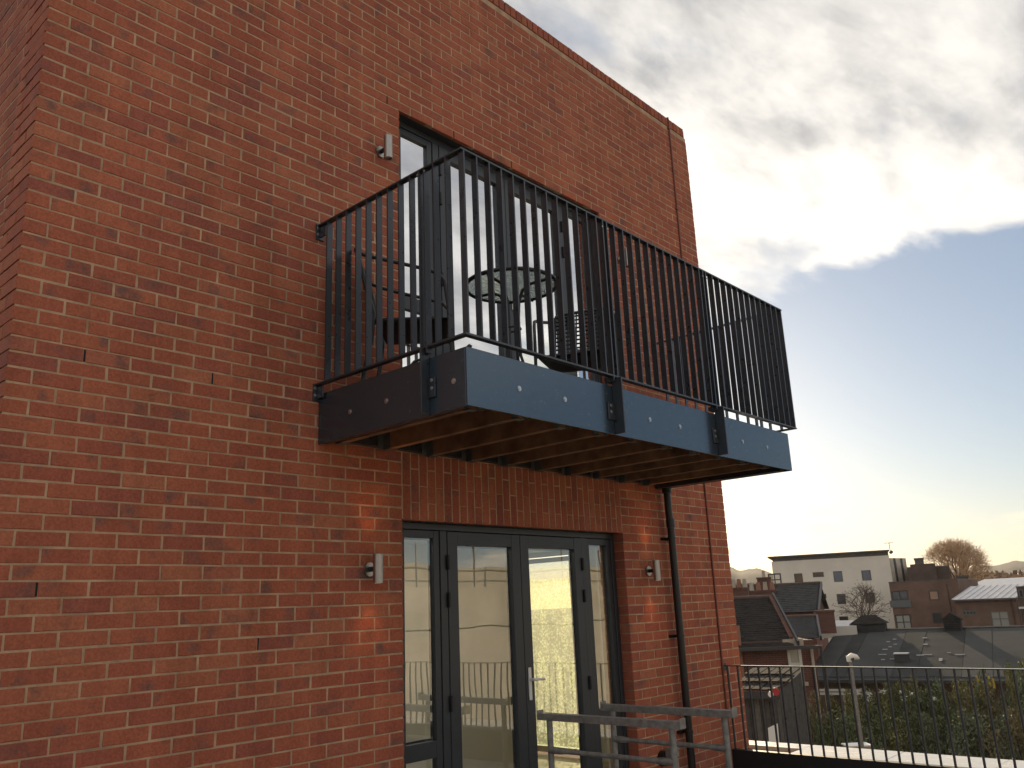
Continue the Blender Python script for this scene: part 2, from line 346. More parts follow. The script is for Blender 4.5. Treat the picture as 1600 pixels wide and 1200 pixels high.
def brick_bm(L, H, D, j=.0016, bev=.003, r=rnd):
    """one brick, its face at y=0 towards -y, centred on x and z"""
    q = lambda: r.uniform(-j, j)
    hx, hz = L/2, H/2
    b = [(-hx+q(), bev, -hz+q()), (hx+q(), bev, -hz+q()), (hx+q(), bev, hz+q()), (-hx+q(), bev, hz+q())]
    f = [(-hx+bev+q(), q()*.6, -hz+bev+q()), (hx-bev+q(), q()*.6, -hz+bev+q()), (hx-bev+q(), q()*.6, hz-bev+q()), (-hx+bev+q(), q()*.6, hz-bev+q())]
    k = [(x, D, z) for x, y, z in b]
    vs = b + f + k
    fs = [(4,5,6,7), (0,1,5,4), (1,2,6,5), (2,3,7,6), (3,0,4,7), (8,9,1,0), (9,10,2,1), (10,11,3,2), (11,8,0,3)]
    return vs, fs
MJ = .0098                                   # mortar joint
H_ = 21, 22, 16                              # half bricks left of, across and right of the openings
xs = [X0 + i*(JL-X0)/21 for i in range(22)] + [JL + i*(JR-JL)/22 for i in range(1, 23)] + [JR + i*(X1-JR)/16 for i in range(1, 17)]
rows = []
k0 = math.floor((-2.4 - HL) / CP); k1 = int((PT - .115 - HL) / CP + .3)
for k in range(k0, k1):
    za, zb = HL + k*CP, HL + (k+1)*CP
    zc = (za + zb)/2
    lo, up_ = zc < HL and zc > SL, zc < HU and zc > SU
    sold = HL < zc < HL + .46
    par = k % 2
    js = list(range(0, len(xs))) if False else [i for i in range(len(xs)) if i % 2 == par]
    if 0 not in js: js = [0] + js
    if len(xs)-1 not in js: js.append(len(xs)-1)
    if lo or up_ or sold:
        js = sorted(set(js + [21, 43]))
    for a, b in zip(js[:-1], js[1:]):
        if (lo or up_ or sold) and a >= 21 and b <= 43: continue
        deep = .105 if (b == 21 or a == 43) and (lo or up_) else .03
        if a == 0: deep = .102 if par == 0 else .2155
        # a soldier course ends inside the jambs; head lines follow the openings exactly
        rows.append((xs[a], xs[b], za, zb, deep))
cand = []
for r in rows:
    c = Vector(((r[0]+r[1])/2, FY, (r[2]+r[3])/2)); u, v, z = proj(c)
    if z > 0 and -40 < u < 1640 and -60 < v < 1230:
        e = proj(Vector((r[1], FY, c.z))); e0 = proj(Vector((r[0], FY, c.z)))
        hid = (500 < u < 1236) and (v > 243 + .0*u) and (v < 760) and (u > 500)
        cand.append(((e[0]-e0[0]) * FPX * CP / z * (0 if hid else 1), r))
cand.sort(key=lambda t: -t[0])
single = set(id(r) for s, r in cand[:300])
lib = {}
def brick_mesh(L, H, D):
    key = (round(L, 3), round(H, 3), D); v = rnd.randrange(4)
    if (key, v) not in lib:
        vs, fs = brick_bm(L, H, D); lib[(key, v)] = MB().add(vs, fs).mesh('brick'); lib[(key, v)].materials.append(M['brick'])
    return lib[(key, v)]
rest = MB(); nb = 0
for r in rows:
    L, H = r[1]-r[0]-MJ, r[3]-r[2]-.0088
    c = Vector(((r[0]+r[1])/2, FY + rnd.uniform(-.0012, .0018), (r[2]+r[3])/2))
    tilt = rnd.gauss(0, .0012); L *= 1 - abs(rnd.gauss(0, .006))
    if r[0] == X0:                          # corner bricks keep the outer edge
        L = r[1]-r[0]-MJ/2; c.x = r[0] + L/2
    elif r[1] == xs[-1]:
        L = r[1]-r[0]-MJ/2; c.x = r[1] - L/2
    elif r[4] > .1:
        L = r[1]-r[0]-MJ/2; c.x = (r[1] - L/2) if r[1] == JL else (r[0] + L/2)
    if id(r) in single:
        o = obj('brick', brick_mesh(L, H, r[4]), None, wall); o.location = c - ORG[B]; o.rotation_euler = (0, tilt, 0)
    else:
        vs, fs = brick_bm(L, H, r[4])
        if r[0] == X0: pass
        rest.add([(c.x + x, c.y + y, c.z + z + tilt*x) for x, y, z in vs], fs)
# open weep joints: narrow dark slots left in a few upright joints
for px_, py_ in ((130, 553), (329, 590), (606, 160), (708, 212), (805, 262), (1010, 470), (420, 1010), (60, 905)):
    v = ray(px_, py_); q = v * (FY / v.y); best = min(rows, key=lambda r: abs((r[2]+r[3])/2 - q.z)*3 + abs(r[0] - q.x))
    obj('weep_hole', MB().box(best[0] - .0042, best[0] + .0042, FY + .0006, FY + .012, best[2] + .006, best[3] - .006), M['weep'], wall)
# left return wall bricks
par = 0
for k in range(k0, k1):
    z = HL + k*CP + CP/2
    yy = FY + (.102 if k % 2 == 0 else .2155) + MJ      # the front corner brick shows its own end here
    while yy < 9.5:
        vs, fs = brick_bm(.2155, CP - MJ, .03); c = yy + .2155/2
        rest.add([(X0 + yv + .0008*(k % 3), c - xv, z + zv) for xv, yv, zv in vs], fs)
        yy += .2155 + MJ
ob = obj('brick', rest, M['brick'], wall, kind='stuff')
# brick-on-edge coping
cop = MB(); x = X0
while x < X1 - .05:
    vs, fs = brick_bm(.066, .1035, .21, j=.002); cop.add([(x + .037 + a, FY + b - .001, PT - .054 + c) for a, b, c in vs], fs); x += .0768
y = FY + .23
while y < 9.5:
    vs, fs = brick_bm(.066, .1035, .21, j=.002); cop.add([(X0 + b - .001, y - a, PT - .054 + c) for a, b, c in vs], fs); y += .0768
obj('coping_brick', cop, M['brick'], B, kind='stuff')
obj('coping_bed', MB().box(X0 + .012, X1 - .01, FY + .012, FY + .2, PT - .115, PT - .012).box(X0 + .012, X0 + .2, FY + .2, 9.5, PT - .115, PT - .012), M['mortar'], B)
# soldier panel over the lower doors: upright bricks, every other column dropped half a brick
sz1 = HL + 6*CP
cw = (JR - JL) / 33
for i in range(33):
    xc = JL + (i + .5)*cw
    cuts = [HL, HL + .229, sz1] if i % 2 == 0 else [HL, HL + .118, HL + .346, sz1]
    for a, b in zip(cuts[:-1], cuts[1:]):
        hgt = b - a - MJ + (.0105 if a == HL else 0); key = ('s', round(hgt, 3), rnd.randrange(3))
        if key not in lib:
            vs, fs = brick_bm(cw - MJ, hgt, .03); lib[key] = MB().add(vs, fs).mesh('soldier_brick'); lib[key].materials.append(M['brick'])
        o = obj('soldier_brick', lib[key], None, wall); o.location = Vector((xc, FY + rnd.uniform(-.001, .0018), a + (0 if a == HL else MJ/2) + hgt/2)) - ORG[B]

# ---- glazed door sets
def bar_frame(mb, x0, x1, z0, z1, y0, y1, w, wb=None):
    """four butt-jointed bars around an opening"""
    wb = w if wb is None else wb
    mb.box(x0, x0+w, y0, y1, z0, z1); mb.box(x1-w, x1, y0, y1, z0, z1)
    mb.box(x0+w, x1-w, y0+.0015, y1, z1-w, z1); mb.box(x0+w, x1-w, y0+.0015, y1, z0, z0+wb); return mb
def door_set(dz, gl, sill, kick):
    y0, y1 = FY + .10, FY + .17
    top = HL + dz
    f = MB()
    f.box(JL, JR, y0, y1, top - .045, top)                    # head
    f.box(JL, JL + .05, y0, y1, sill, top - .045); f.box(JR - .05, JR, y0, y1, sill, top - .045)
    f.box(4.10, 4.165, y0, y1, sill, top - .045); f.box(5.70, 5.765, y0, y1, sill, top - .045)
    f.box(JL, JR, y0 - .02, y1, sill - .04, sill)
    obj('door_frame', f, M['anth'], B, .004)
    # lead flashing / soffit plate behind the brick head
    obj('lintel', MB().box(JL - .004, JR + .004, FY + .034, FY + .30, top + .0, top + .0055), M['anth'], B)
    for xa, xb in ((JL + .05, 4.10), (5.765, JR - .05)):
        s = bar_frame(MB(), xa + .003, xb - .003, sill + .003, top - .048, y0 + .008, y1 - .01, .052)
        s.box(xa + .055, xb - .055, y0 + .0095, y1 - .01, -.92 + dz, -.815 + dz)
        w = obj('side_window', s, M['anth'], B, .003)
        obj('pane', MB().box(xa + .055, xb - .055, y0 + .030, y0 + .036, -.815 + dz, top - .1), gl, w)
        if -.92 + dz - sill > .15: obj('pane', MB().box(xa + .055, xb - .055, y0 + .030, y0 + .036, sill + .055, -.92 + dz), gl, w)
        bd = bar_frame(MB(), xa + .0555, xb - .0555, -.8145 + dz, top - .1005, y0 + .046, y0 + .056, .012)
        obj('glazing_bead', bd, M['anth'], w)
    for n, (xa, xb) in enumerate(((4.168, 4.930), (4.934, 5.697))):
        d = obj('door', bar_frame(MB(), xa, xb, sill + .006, top - .049, y0 - .004, y1 - .012, .096, kick), M['anth'], B, .004)
        obj('pane', MB().box(xa + .096, xb - .096, y0 + .024, y0 + .030, sill + kick + .006, top - .145), gl, d)
        obj('glazing_bead', bar_frame(MB(), xa + .0965, xb - .0965, sill + kick + .0065, top - .1455, y0 + .040, y0 + .052, .012), M['anth'], d)
        hx = xa - .001 if n == 0 else xb + .001
        for hz in (.33, .075, -.60):
            obj('hinge', MB().cyl((hx, y0 - .014, hz + dz - .05), (hx, y0 - .014, hz + dz + .05), .011, 10).box(hx - .016, hx + .016, y0 - .012, y0 - .0045, hz + dz - .05, hz + dz + .05), M['hinge'], d)
        if n == 1:
            hb = MB().box(xa + .024, xa + .056, y0 - .013, y0 - .0045, -.66 + dz, -.43 + dz)
            hb.cyl((xa + .04, y0 - .012, -.515 + dz), (xa + .04, y0 - .052, -.515 + dz), .010, 10).tube([(xa + .035, y0 - .052, -.515 + dz), (xa + .06, y0 - .056, -.515 + dz), (xa + .155, y0 - .054, -.520 + dz)], .0095, 10)
            obj('handle', hb, M['handle'], d, .003)
door_set(0, M['glass'], SL + .04, .20)
door_set(HU - HL, M['glass_up'], SU + .04, .10)

# ---- the rooms behind the glass
def room(z0, z1):
    r = MB()
    r.box(X0 + .31, X1 - .31, 10.55, 10.69, z0, z1)                                # back wall
    r.box(X0 + .31, X0 + .34, yc1, 10.55, z0, z1)
    for a in ((X0 + .31, JL - .02), (JR + .02, X1 - .32)): r.box(a[0], a[1], yc1 + .002, yc1 + .03, z0, z1)
    r.box(JL - .02, JR + .02, yc1 + .002, yc1 + .03, z1 - .12, z1)
    for ya, yb, za, zb in ((yc1 + .03, WY0, z0, z1), (WY1, 10.55, z0, z1), (WY0, WY1, z1 - .055, z1)): r.box(X1 - .335, X1 - .305, ya, yb, za, zb)
    obj('room_wall', r, M['plaster'], B)
    obj('room_floor', MB().box(X0 + .3, X1 - .3, yc1 + .001, 10.7, z0 - .12, z0), M['floor_in'], B)
    obj('ceiling', MB().box(X0 + .3, X1 - .3, yc1 + .001, 10.7, z1, z1 + .1), M['ceil'], B)
    obj('partition', MB().box(3.6, 6.64, 6.10, 6.18, z0, z1), M['plaster'], B)
    obj('architrave', MB().box(6.641, 6.74, 6.085, 6.195, z0, z1 - .09), M['white'], B, .004)
    zt_ = min(z1 - .06, z0 + 2.16); zw = zt_ - .24
    w = obj('end_window', MB().box(X1 - .22, X1 - .15, WY0, WY0 + .05, z0 + .02, zt_).box(X1 - .22, X1 - .15, WY1 - .05, WY1, z0 + .02, zt_).box(X1 - .22, X1 - .15, WY0 + .05, WY1 - .05, zt_ - .05, zt_).box(X1 - .22, X1 - .15, WY0 + .05, WY1 - .05, z0 + .02, z0 + .08), M['white'], B)
    obj('pane', MB().box(X1 - .19, X1 - .184, WY0 + .05, WY1 - .05, z0 + .08, zw), M['wet'], w)
    obj('pane', MB().box(X1 - .19, X1 - .184, WY0 + .05, WY1 - .05, zw + .0, zt_ - .05), M['glass'], w)
    if z0 < 0: obj('ceiling_light', MB().box(2.0, 5.6, 4.95, 5.35, z1 - .03, z1 - .004), M['tubelight'], B)
room(-1.60, .62); room(1.32, 3.72)

# ------------------------------------------------------------------ balcony
BXL, BXR, BYF, BZ0, BZ1 = 3.0, 6.835, 2.99, 1.02, 1.337
RXL, RXR, RYF, RZT, RZB = 2.985, 6.94, 2.975, 2.478, 1.400
K = thing('balcony', 'black steel balcony with flat-bar balustrade and blue-grey fascia over the lower doors', 'balcony', (BXL, FY, BZ0))
obj('fascia_panel', MB().box(BXL, BXR, BYF, BYF + .012, BZ0, BZ1), M['fascia'], K, .002)
obj('fascia_panel', MB().box(BXL, BXL + .012, BYF + .0125, FY - .002, BZ0, BZ1), M['fascia'], K, .002)
obj('fascia_panel', MB().box(BXR - .012, BXR, BYF + .0125, FY - .002, BZ0, BZ1), M['fascia'], K, .002)
obj('ring_beam', MB().box(BXL + .0125, BXR - .0125, BYF + .0125, BYF + .07, BZ0 + .055, BZ1 - .02).box(BXL + .0125, BXL + .06, BYF + .07, FY - .01, BZ0 + .006, BZ1 - .02).box(BXR - .09, BXR - .0125, BYF + .07, FY - .01, BZ0 + .002, BZ1 - .02).box(BXL + .06, BXR - .09, FY - .055, FY - .006, BZ0 + .03, BZ1 - .03), M['blackm'], K)
xj = 3.12
while xj < BXR - .12:
    z0 = BZ0 + .008 + rnd.uniform(-.004, .004)
    obj('joist', MB().box(xj - .0235, xj + .0235, BYF + .075, FY - .06, z0, z0 + .17), M['joist'], K, .003)
    for ya, yb in ((FY - .12, FY - .058), (BYF + .073, BYF + .12)):
        h = MB().box(xj - .030, xj - .026, ya, yb, z0 + .0, z0 + .13).box(xj + .026, xj + .030, ya, yb, z0 + .0, z0 + .13).box(xj - .030, xj + .030, ya, yb, z0 - .005, z0 - .001)
        h.box(xj - .075, xj - .031, yb - .004 if ya > 3.5 else ya, yb if ya > 3.5 else ya + .004, z0, z0 + .11).box(xj + .031, xj + .075, yb - .004 if ya > 3.5 else ya, yb if ya > 3.5 else ya + .004, z0, z0 + .11)
        obj('joist_hanger', h, M['hanger'], K)
    xj += .376
yb = BYF + .03
while yb < FY - .1:
    obj('deck_board', MB().box(BXL + .02, BXR - .02, yb, yb + .138, BZ0 + .262, BZ0 + .288), M['deck'], K, .003); yb += .145
# rails: flat bar 40 x 10, mitred corners modelled as three runs
def flat(z, h):
    return [MB().box(RXL - .02, RXR + .02, RYF - .02, RYF + .02, z - h, z), MB().box(RXL - .02, RXL + .02, RYF + .0205, FY - .004, z - h, z), MB().box(RXR - .02, RXR + .02, RYF + .0205, FY - .004, z - h, z)]
for m_ in flat(RZT, .012): obj('top_rail', m_, M['blackm'], K, .0015)
for m_ in flat(RZB, .012): obj('bottom_rail', m_, M['blackm'], K, .0015)
SPLF, SPLS = (4.30, 5.60), (3.285,)
def baluster(x, y, side):
    hx, hy = (.0205, .005) if side else (.005, .0205)
    obj('baluster', MB().box(x - hx, x + hx, y - hy, y + hy, RZB + .0005, RZT - .0125), M['blackm'], K)
def near_split(v, sp): return any(abs(v - s) < .03 for s in sp)
n = 39
for i in range(n + 1):
    x = RXL + .004 + (RXR - RXL - .008) * i / n
    if not near_split(x, SPLF): baluster(x, RYF, False)
for X in (RXL, RXR):
    for i in range(1, 13):
        y = RYF + .008 + i * .1005
        if y < FY - .03 and not near_split(y, SPLS): baluster(X, y, True)
for s in SPLF:
    for d in (-.022, .022):
        obj('post', MB().box(s + d - .006, s + d + .006, RYF - .0205, RYF + .0205, BZ1 + .02, RZT - .0125), M['blackm'], K, .001)
for X in (RXL, RXR):
    for d in (-.022, .022):
        obj('post', MB().box(X - .0205, X + .0205, SPLS[0] + d - .006, SPLS[0] + d + .006, BZ1 + .02, RZT - .0125), M['blackm'], K, .001)
def bolt(p, nrm, r, par, name='bolt'):
    p, nrm = Vector(p), Vector(nrm); h = r * .55
    obj(name, MB().cyl(p, p + nrm*h*.35, r, 14).cyl(p + nrm*h*.35, p + nrm*h, r*.6, 6), M['bolt'], par)
def washer(p, nrm, par):
    p, nrm = Vector(p), Vector(nrm)
    obj('bolt', MB().cyl(p - nrm*.002, p + nrm*.003, .0155, 18).cyl(p + nrm*.003, p + nrm*.0065, .0085, 12), M['bolt'], par)
for x in (3.404, 3.806, 4.702, 5.078, 5.992, 6.405): washer((x, BYF, 1.173), (0,-1,0), K)
for y in (3.978, 3.641, 3.09): washer((BXL, y, 1.168), (-1,0,0), K)
for s in SPLF:
    b = obj('bracket', MB().box(s - .006, s + .006, BYF - .075, BYF - .001, BZ0 + .004, BZ1 + .045).box(s - .075, s - .0065, BYF - .011, BYF - .001, BZ0 + .09, BZ0 + .20), M['blackm'], K, .0015)
    obj('tongue', MB().box(s - .040, s + .040, BYF - .006, BYF + .03, BZ1 + .020, RZB - .0125), M['blackm'], b)
    for z in (1.16, 1.20): bolt((s - .045, BYF - .011, z - .03 + .03), (0,-1,0), .011, b); bolt((s + .03, BYF - .001, z - .002), (0,-1,0), .007, b)
    for d in (-.03, .03): bolt((s + d, RYF - .02, RZT - .06), (0,-1,0), .006, b)
s = SPLS[0]
b = obj('bracket', MB().box(BXL - .06, BXL - .001, s - .006, s + .006, BZ0 + .004, BZ1 + .045).box(BXL - .011, BXL - .001, s - .06, s - .0065, BZ0 + .09, BZ0 + .20), M['blackm'], K, .0015)
for z in (1.16, 1.205): bolt((BXL - .011, s - .035, z), (-1,0,0), .011, b); bolt((BXL - .001, s + .03, z), (-1,0,0), .006, b)
for d in (-.03, .03): bolt((RXL - .02, s + d, RZT - .03), (-1,0,0), .006, b)
for z in (RZT - .05, RZB - .055):
    b = obj('wall_fixing', MB().box(RXL - .03, RXL + .03, FY - .012, FY + .002, z - .055, z + .055).box(RXL - .006, RXL + .006, FY - .07, FY - .0125, z - .04, z + .035), M['blackm'], K, .002)
    for d in (-.02, .025): bolt((RXL - .02, FY - .012, z + d), (0,-1,0), .011, b)
    obj('wall_fixing', MB().box(RXR - .03, RXR + .03, FY - .012, FY + .002, z - .055, z + .055), M['blackm'], K, .002)

# ---- table and chairs on the balcony
DZ = BZ0 + .288                              # deck surface
TZT = 2.055
T = thing('bistro_table', 'round bistro table with obscure glass top between the two chairs on the balcony', 'table', (3.915, 3.47, DZ))
tx, ty = 3.915, 3.47
obj('table_rim', MB().ring((tx, ty, TZT), .300, .014), M['tubeb'], T)
def obscure():
    m = bpy.data.materials.new('obscure_glass'); m.use_nodes = True; t = m.node_tree; L = t.links; p = t.nodes['Principled BSDF']
    p.inputs['Base Color'].default_value = (.80,.90,.86,1); p.inputs['Roughness'].default_value = .22; p.inputs['Transmission Weight'].default_value = .9; p.inputs['IOR'].default_value = 1.25
    c = t.nodes.new('ShaderNodeTexCoord'); v = t.nodes.new('ShaderNodeTexVoronoi'); v.inputs['Scale'].default_value = 75; L.new(c.outputs['Object'], v.inputs['Vector'])
    b = t.nodes.new('ShaderNodeBump'); b.inputs['Strength'].default_value = .8; b.inputs['Distance'].default_value = .006; L.new(v.outputs['Distance'], b.inputs['Height']); L.new(b.outputs[0], p.inputs['Normal']); return m
M['obscure'] = obscure()
gt = MB(); nn = 40
gt.add([(tx + .29*cos(2*pi*i/nn), ty + .29*sin(2*pi*i/nn), TZT + z) for z in (-.003, .003) for i in range(nn)], [tuple(range(nn))[::-1], tuple(range(nn, 2*nn))] + [(i, (i+1) % nn, (i+1) % nn + nn, i+nn) for i in range(nn)])
obj('table_top', gt, M['obscure'], T)
for k in range(4):
    a = radians(12 + 90*k); c, s_ = cos(a), sin(a)
    P = [(.29, TZT - .014), (.14, TZT - .02), (.085, TZT - .05), (.055, TZT - .12), (.045, TZT - .25), (.05, DZ + .26), (.09, DZ + .13), (.17, DZ + .045), (.27, DZ + .012)]
    obj('leg', MB().tube([(tx + c*r_, ty + s_*r_, z) for r_, z in P], .0105, 8), M['tubeb'], T)
obj('leg_collar', MB().ring((tx, ty, TZT - .30), .053, .006, 20, 6), M['tubeb'], T)

def chair(label, loc, rz):
    """tubular arm chair, woven seat and back, facing local -y"""
    c = thing('bistro_chair', label, 'chair', loc, rz, 'dark bistro chairs on the balcony', local=True)
    w = .25; rr = .0125
    fr = MB()
    fr.tube([(-w, .315, .84), (-w+.015, .332, .89), (-w+.06, .341, .915), (0, .346, .92), (w-.06, .341, .915), (w-.015, .332, .89), (w, .315, .84)], rr, 8)
    obj('back_frame', fr, M['tubeb'], c)
    for s in (-1, 1):
        obj('back_leg', MB().tube([(s*w, .315, .84), (s*w, .262, .62), (s*w, .22, .46), (s*w*.99, .235, .30), (s*w*1.02, .29, .0)], rr*1.15, 8), M['tubeb'], c)
        obj('front_leg', MB().tube([(s*w*1.02, -.27, .0), (s*w, -.245, .30), (s*w, -.235, .52), (s*(w+.005), -.215, .66), (s*(w+.012), -.18, .705)], rr, 8), M['tubeb'], c)
        obj('arm', MB().tube([(s*(w+.012), -.18, .705), (s*(w+.02), -.12, .73), (s*(w+.022), .08, .785), (s*(w+.012), .25, .835), (s*w, .318, .865)], [.0125]*5, 8), M['tubeb'], c)
    st = MB(); nx, ny = 10, 9; pts = []
    for z in (0, -.045):
        for j in range(ny+1):
            for i in range(nx+1):
                x = -w + .008 + (2*w - .016)*i/nx; y = -.235 + .43*j/ny
                e = max(0, (abs(i/nx - .5)*2)**6 * .02 + (.03*(1 - j/2.)**2 if j < 2 else 0))
                pts.append((x, y, .455 + (z if z == 0 else z) - (e if z == 0 else -e*.3) - .012*sin(pi*i/nx)))
    m_ = (nx+1)*(ny+1); F = []
    for j in range(ny):
        for i in range(nx):
            q = j*(nx+1)+i; F.append((q, q+1, q+nx+2, q+nx+1)); F.append((m_+q+nx+1, m_+q+nx+2, m_+q+1, m_+q))
    for i in range(nx): F.append((i+1, i, m_+i, m_+i+1)); q = ny*(nx+1)+i; F.append((q, q+1, m_+q+1, m_+q))
    for j in range(ny): q = j*(nx+1); F.append((q, q+nx+1, m_+q+nx+1, m_+q)); q += nx; F.append((q+nx+1, q, m_+q, m_+q+nx+1))
    obj('seat', st.add(pts, F, True), M['weave'], c)
    # woven back: crossing flat strands with gaps
    bk = MB()
    for i in range(15):
        x = -w + .02 + (2*w - .04)*i/14
        bk.tube([(x, .225 + .002*(i % 2), .48), (x, .274 + .002*(i % 2), .66), (x, .338 - .02*(abs(i-7)/7)**2, .905)], .0065, 5, False)
    for j in range(12):
        z = .50 + .39*j/11; y = .225 + (z - .48)*.26
        bk.tube([(-w, y + .004, z), (0, y + .012, z), (w, y + .004, z)], .0075, 5, False)
    obj('backrest', bk, M['weave'], c)
    return c
chair('dark bistro chair at the left end of the balcony, seen side-on with open arms', (3.41, 3.87, DZ), radians(44))
chair('dark bistro chair on the far side of the glass table, woven back showing', (4.76, 3.60, DZ), radians(-66))

# ------------------------------------------------------------------ things fixed to the front wall
M['warmlens'] = emis('warm_lamp_lens', (1., .55, .25), 6)
def wall_lamp(label, x, z, lit):
    L = thing('wall_lamp', label, 'wall lamp', (x, FY, z), 0, 'cylindrical up-and-down wall lamps beside the doors')
    obj('rosette', MB().cyl((x, FY - .014, z), (x, FY + .002, z), .043, 24), M['steel'], L, .004)
    obj('arm', MB().cyl((x, FY - .062, z), (x, FY - .0145, z), .016, 14), M['hinge'], L)
    y = FY - .092; h = .088
    b = MB(); n = 24
    ro, ri = .031, .027
    vs = [(x + r_*cos(2*pi*i/n), y + r_*sin(2*pi*i/n), zz) for r_, zz in ((ri, z-h+.02), (ri, z-h), (ro, z-h), (ro, z+h), (ri, z+h), (ri, z+h-.02)) for i in range(n)]
    b.add(vs, [(q*n+i, q*n+(i+1) % n, (q+1)*n+(i+1) % n, (q+1)*n+i) for q in range(5) for i in range(n)], False)
    o = obj('body', b, M['steel'], L)
    for s in (-1, 1):
        obj('lens', MB().cyl((x, y, z + s*(h-.0185)), (x, y, z + s*(h-.0205)), .0265, 20), M['warmlens'] if lit else M['white'], L)
        if lit:
            sp = bpy.data.lights.new('lamp_light', 'SPOT'); sp.energy = 2.7; sp.color = (1., .42, .16); sp.spot_size = radians(74); sp.spot_blend = 1.; sp.shadow_soft_size = .02
            so = bpy.data.objects.new('lamp_light', sp); COL.objects.link(so); so.parent = L; so.location = (0, y - FY, s*(h + .003)); so.rotation_euler = (pi if s > 0 else 0, 0, 0)
wall_lamp('lit steel wall lamp left of the lower doors, casting warm patches on the brick', 3.395, .272, True)
wall_lamp('lit steel wall lamp between the lower doors and the black downpipe', 6.52, .272, True)
wall_lamp('unlit pale steel wall lamp left of the upper doors above the balcony', 3.49, 3.222, False)
wall_lamp('unlit wall lamp glimpsed between balcony bars right of the upper doors', 6.47, 3.235, False)

D = thing('downpipe', 'black plastic downpipe running down the brick from under the balcony', 'downpipe', (6.845, FY, TZ))
dp = (6.845, FY - .075)
obj('pipe', MB().tube([(dp[0]-.012, dp[1], 1.02), (dp[0]-.012, dp[1], .80), (dp[0], dp[1], .72), (dp[0], dp[1], TZ)], .034, 16), M['plastic'], D)
obj('socket_collar', MB().cyl((dp[0]-.012, dp[1], .98), (dp[0]-.012, dp[1], 1.06), .047, 16), M['plastic'], D)
obj('socket_collar', MB().cyl((dp[0], dp[1], .66), (dp[0], dp[1], .74), .041, 16), M['plastic'], D)
for z in (.56, -.30, -1.1):
    obj('pipe_clip', MB().cyl((dp[0], dp[1], z - .012), (dp[0], dp[1], z + .012), .039, 16).box(dp[0] - .075, dp[0] + .05, FY - .03, FY + .002, z - .012, z + .012).box(dp[0] - .012, dp[0] + .012, dp[1] + .03, FY - .02, z - .0115, z + .0115), M['plastic'], D)
C_ = thing('lightning_conductor', 'thin brown conductor strip running down the wall near its right corner', 'cable', (7.66, FY, TZ))
obj('strip', MB().tube([(7.668, FY + .05, PT + .004), (7.668, FY - .008, PT + .002), (7.668, FY - .012, PT - .04), (7.665, FY - .01, 3.6), (7.662, FY - .01, 1.0), (7.658, FY - .01, TZ)], .009, 6), M['tape'], C_)
for z in (5.2, 4.2, 3.4, 2.4, 1.5, .49, -.25, -1.0):
    obj('clip', MB().box(7.645, 7.680, FY - .022, FY + .002, z - .014, z + .014), M['tape'], C_, .003)
O_ = thing('outdoor_socket', 'small grey box on a dark round plate low on the brick beside the downpipe', 'wall fitting', (6.53, FY, -1.27))
obj('back_plate', MB().cyl((6.50, FY - .05, -1.27), (6.50, FY + .002, -1.27), .062, 20), M['plastic'], O_)
obj('box', MB().box(6.48, 6.575, FY - .13, FY - .0505, -1.26, -1.185), M['galv'], O_, .006)

# ------------------------------------------------------------------ trestles on the terrace
def trestle(label, x, y0, y1, zt):
    t = thing('trestle', label, 'trestle', (x, (y0+y1)/2, TZ), 0, 'galvanised trestles standing by the doors')
    obj('top_bar', MB().box(x - .03, x - .024, y0, y1, zt - .044, zt).box(x - .024, x + .035, y0, y1, zt - .006, zt - .0005).box(x - .031, x + .036, y0 - .006, y0 - .0005, zt - .042, zt + .018).box(x - .031, x + .036, y1 + .0005, y1 + .006, zt - .042, zt + .018), M['galv'], t, .001)
    for y in (y0 + .075, y1 - .075):
        obj('leg', MB().tube([(x + .004, y, zt - .0065), (x + .004, y, TZ + .03)], .021, 14), M['galv'], t)
        obj('foot', MB().box(x - .28, x + .28, y - .02, y + .02, TZ + .0015, TZ + .036), M['galv'], t, .003)
    za = zt - .235
    for z in (za, zt - .70):
        obj('cross_tube', MB().tube([(x + .004, y0 + .07, z), (x + .004, y0 + .16, z), (x + .004, y0 + .21, z), (x + .004, y1 - .21, z), (x + .004, y1 - .16, z), (x + .004, y1 - .07, z)], [.024, .022, .0155, .0155, .022, .024], 12), M['galv'], t)
trestle('galvanised trestle nearer the camera, standing in front of the glazed doors', 4.69, 2.94, 4.06, -.70)
trestle('galvanised trestle farther back beside the black downpipe', 5.28, 2.91, 3.96, -.70)

# ------------------------------------------------------------------ terrace edge
PW = thing('terrace_parapet', 'dark terrace upstand topped by a wet white capping beyond the railing', 'parapet', (TX1, FY, TZ))
M['cap'] = mat('wet_white_capping', (.80,.72,.59), .22, nscale=5, namt=.08, bump=.25, bscale=14, bdist=.004, rvar=.1)  # white capping, the sun's cream warmth put into its base colour
M['upst'] = mat('black_upstand', (.012,.012,.013), .6)
PX1 = 8.32
obj('upstand', MB().box(TX1 - .05, TX1 + .02, -1.2, FY - .01, TZ - .2, -1.362), M['upst'], PW)
obj('outer_wall', MB().box(TX1 + .0205, PX1 - .03, -1.2, 4.62, GZ, -1.42).box(-3, TX1 - .051, -1.2, -.75, GZ, -1.42), M['brick'] if False else M['mortar'], PW)
for i in range(7):
    y0, y1 = 4.62 - .84*(i+1), 4.62 - .84*i
    x0_ = TX1 + .021 if y1 < FY else TX1 + .35
    obj('capping_panel', MB().box(x0_, PX1, y0 + .002, y1 - .002, -1.415, -1.378 + .001*(i % 2)), M['cap'], PW, .004)
obj('capping_panel', MB().box(-3, TX1 - .06, -1.2, -.78, -1.415, -1.378), M['cap'], PW, .004)
R_ = thing('terrace_railing', 'thin dark steel railing with wet bars along the terrace edge', 'railing', (7.7, FY, -1.37))
RX = 7.70; RT = -.612
obj('top_rail', MB().box(RX - .02, RX + .02, -.86, FY - .004, RT - .010, RT), M['wetrail'], R_, .002)
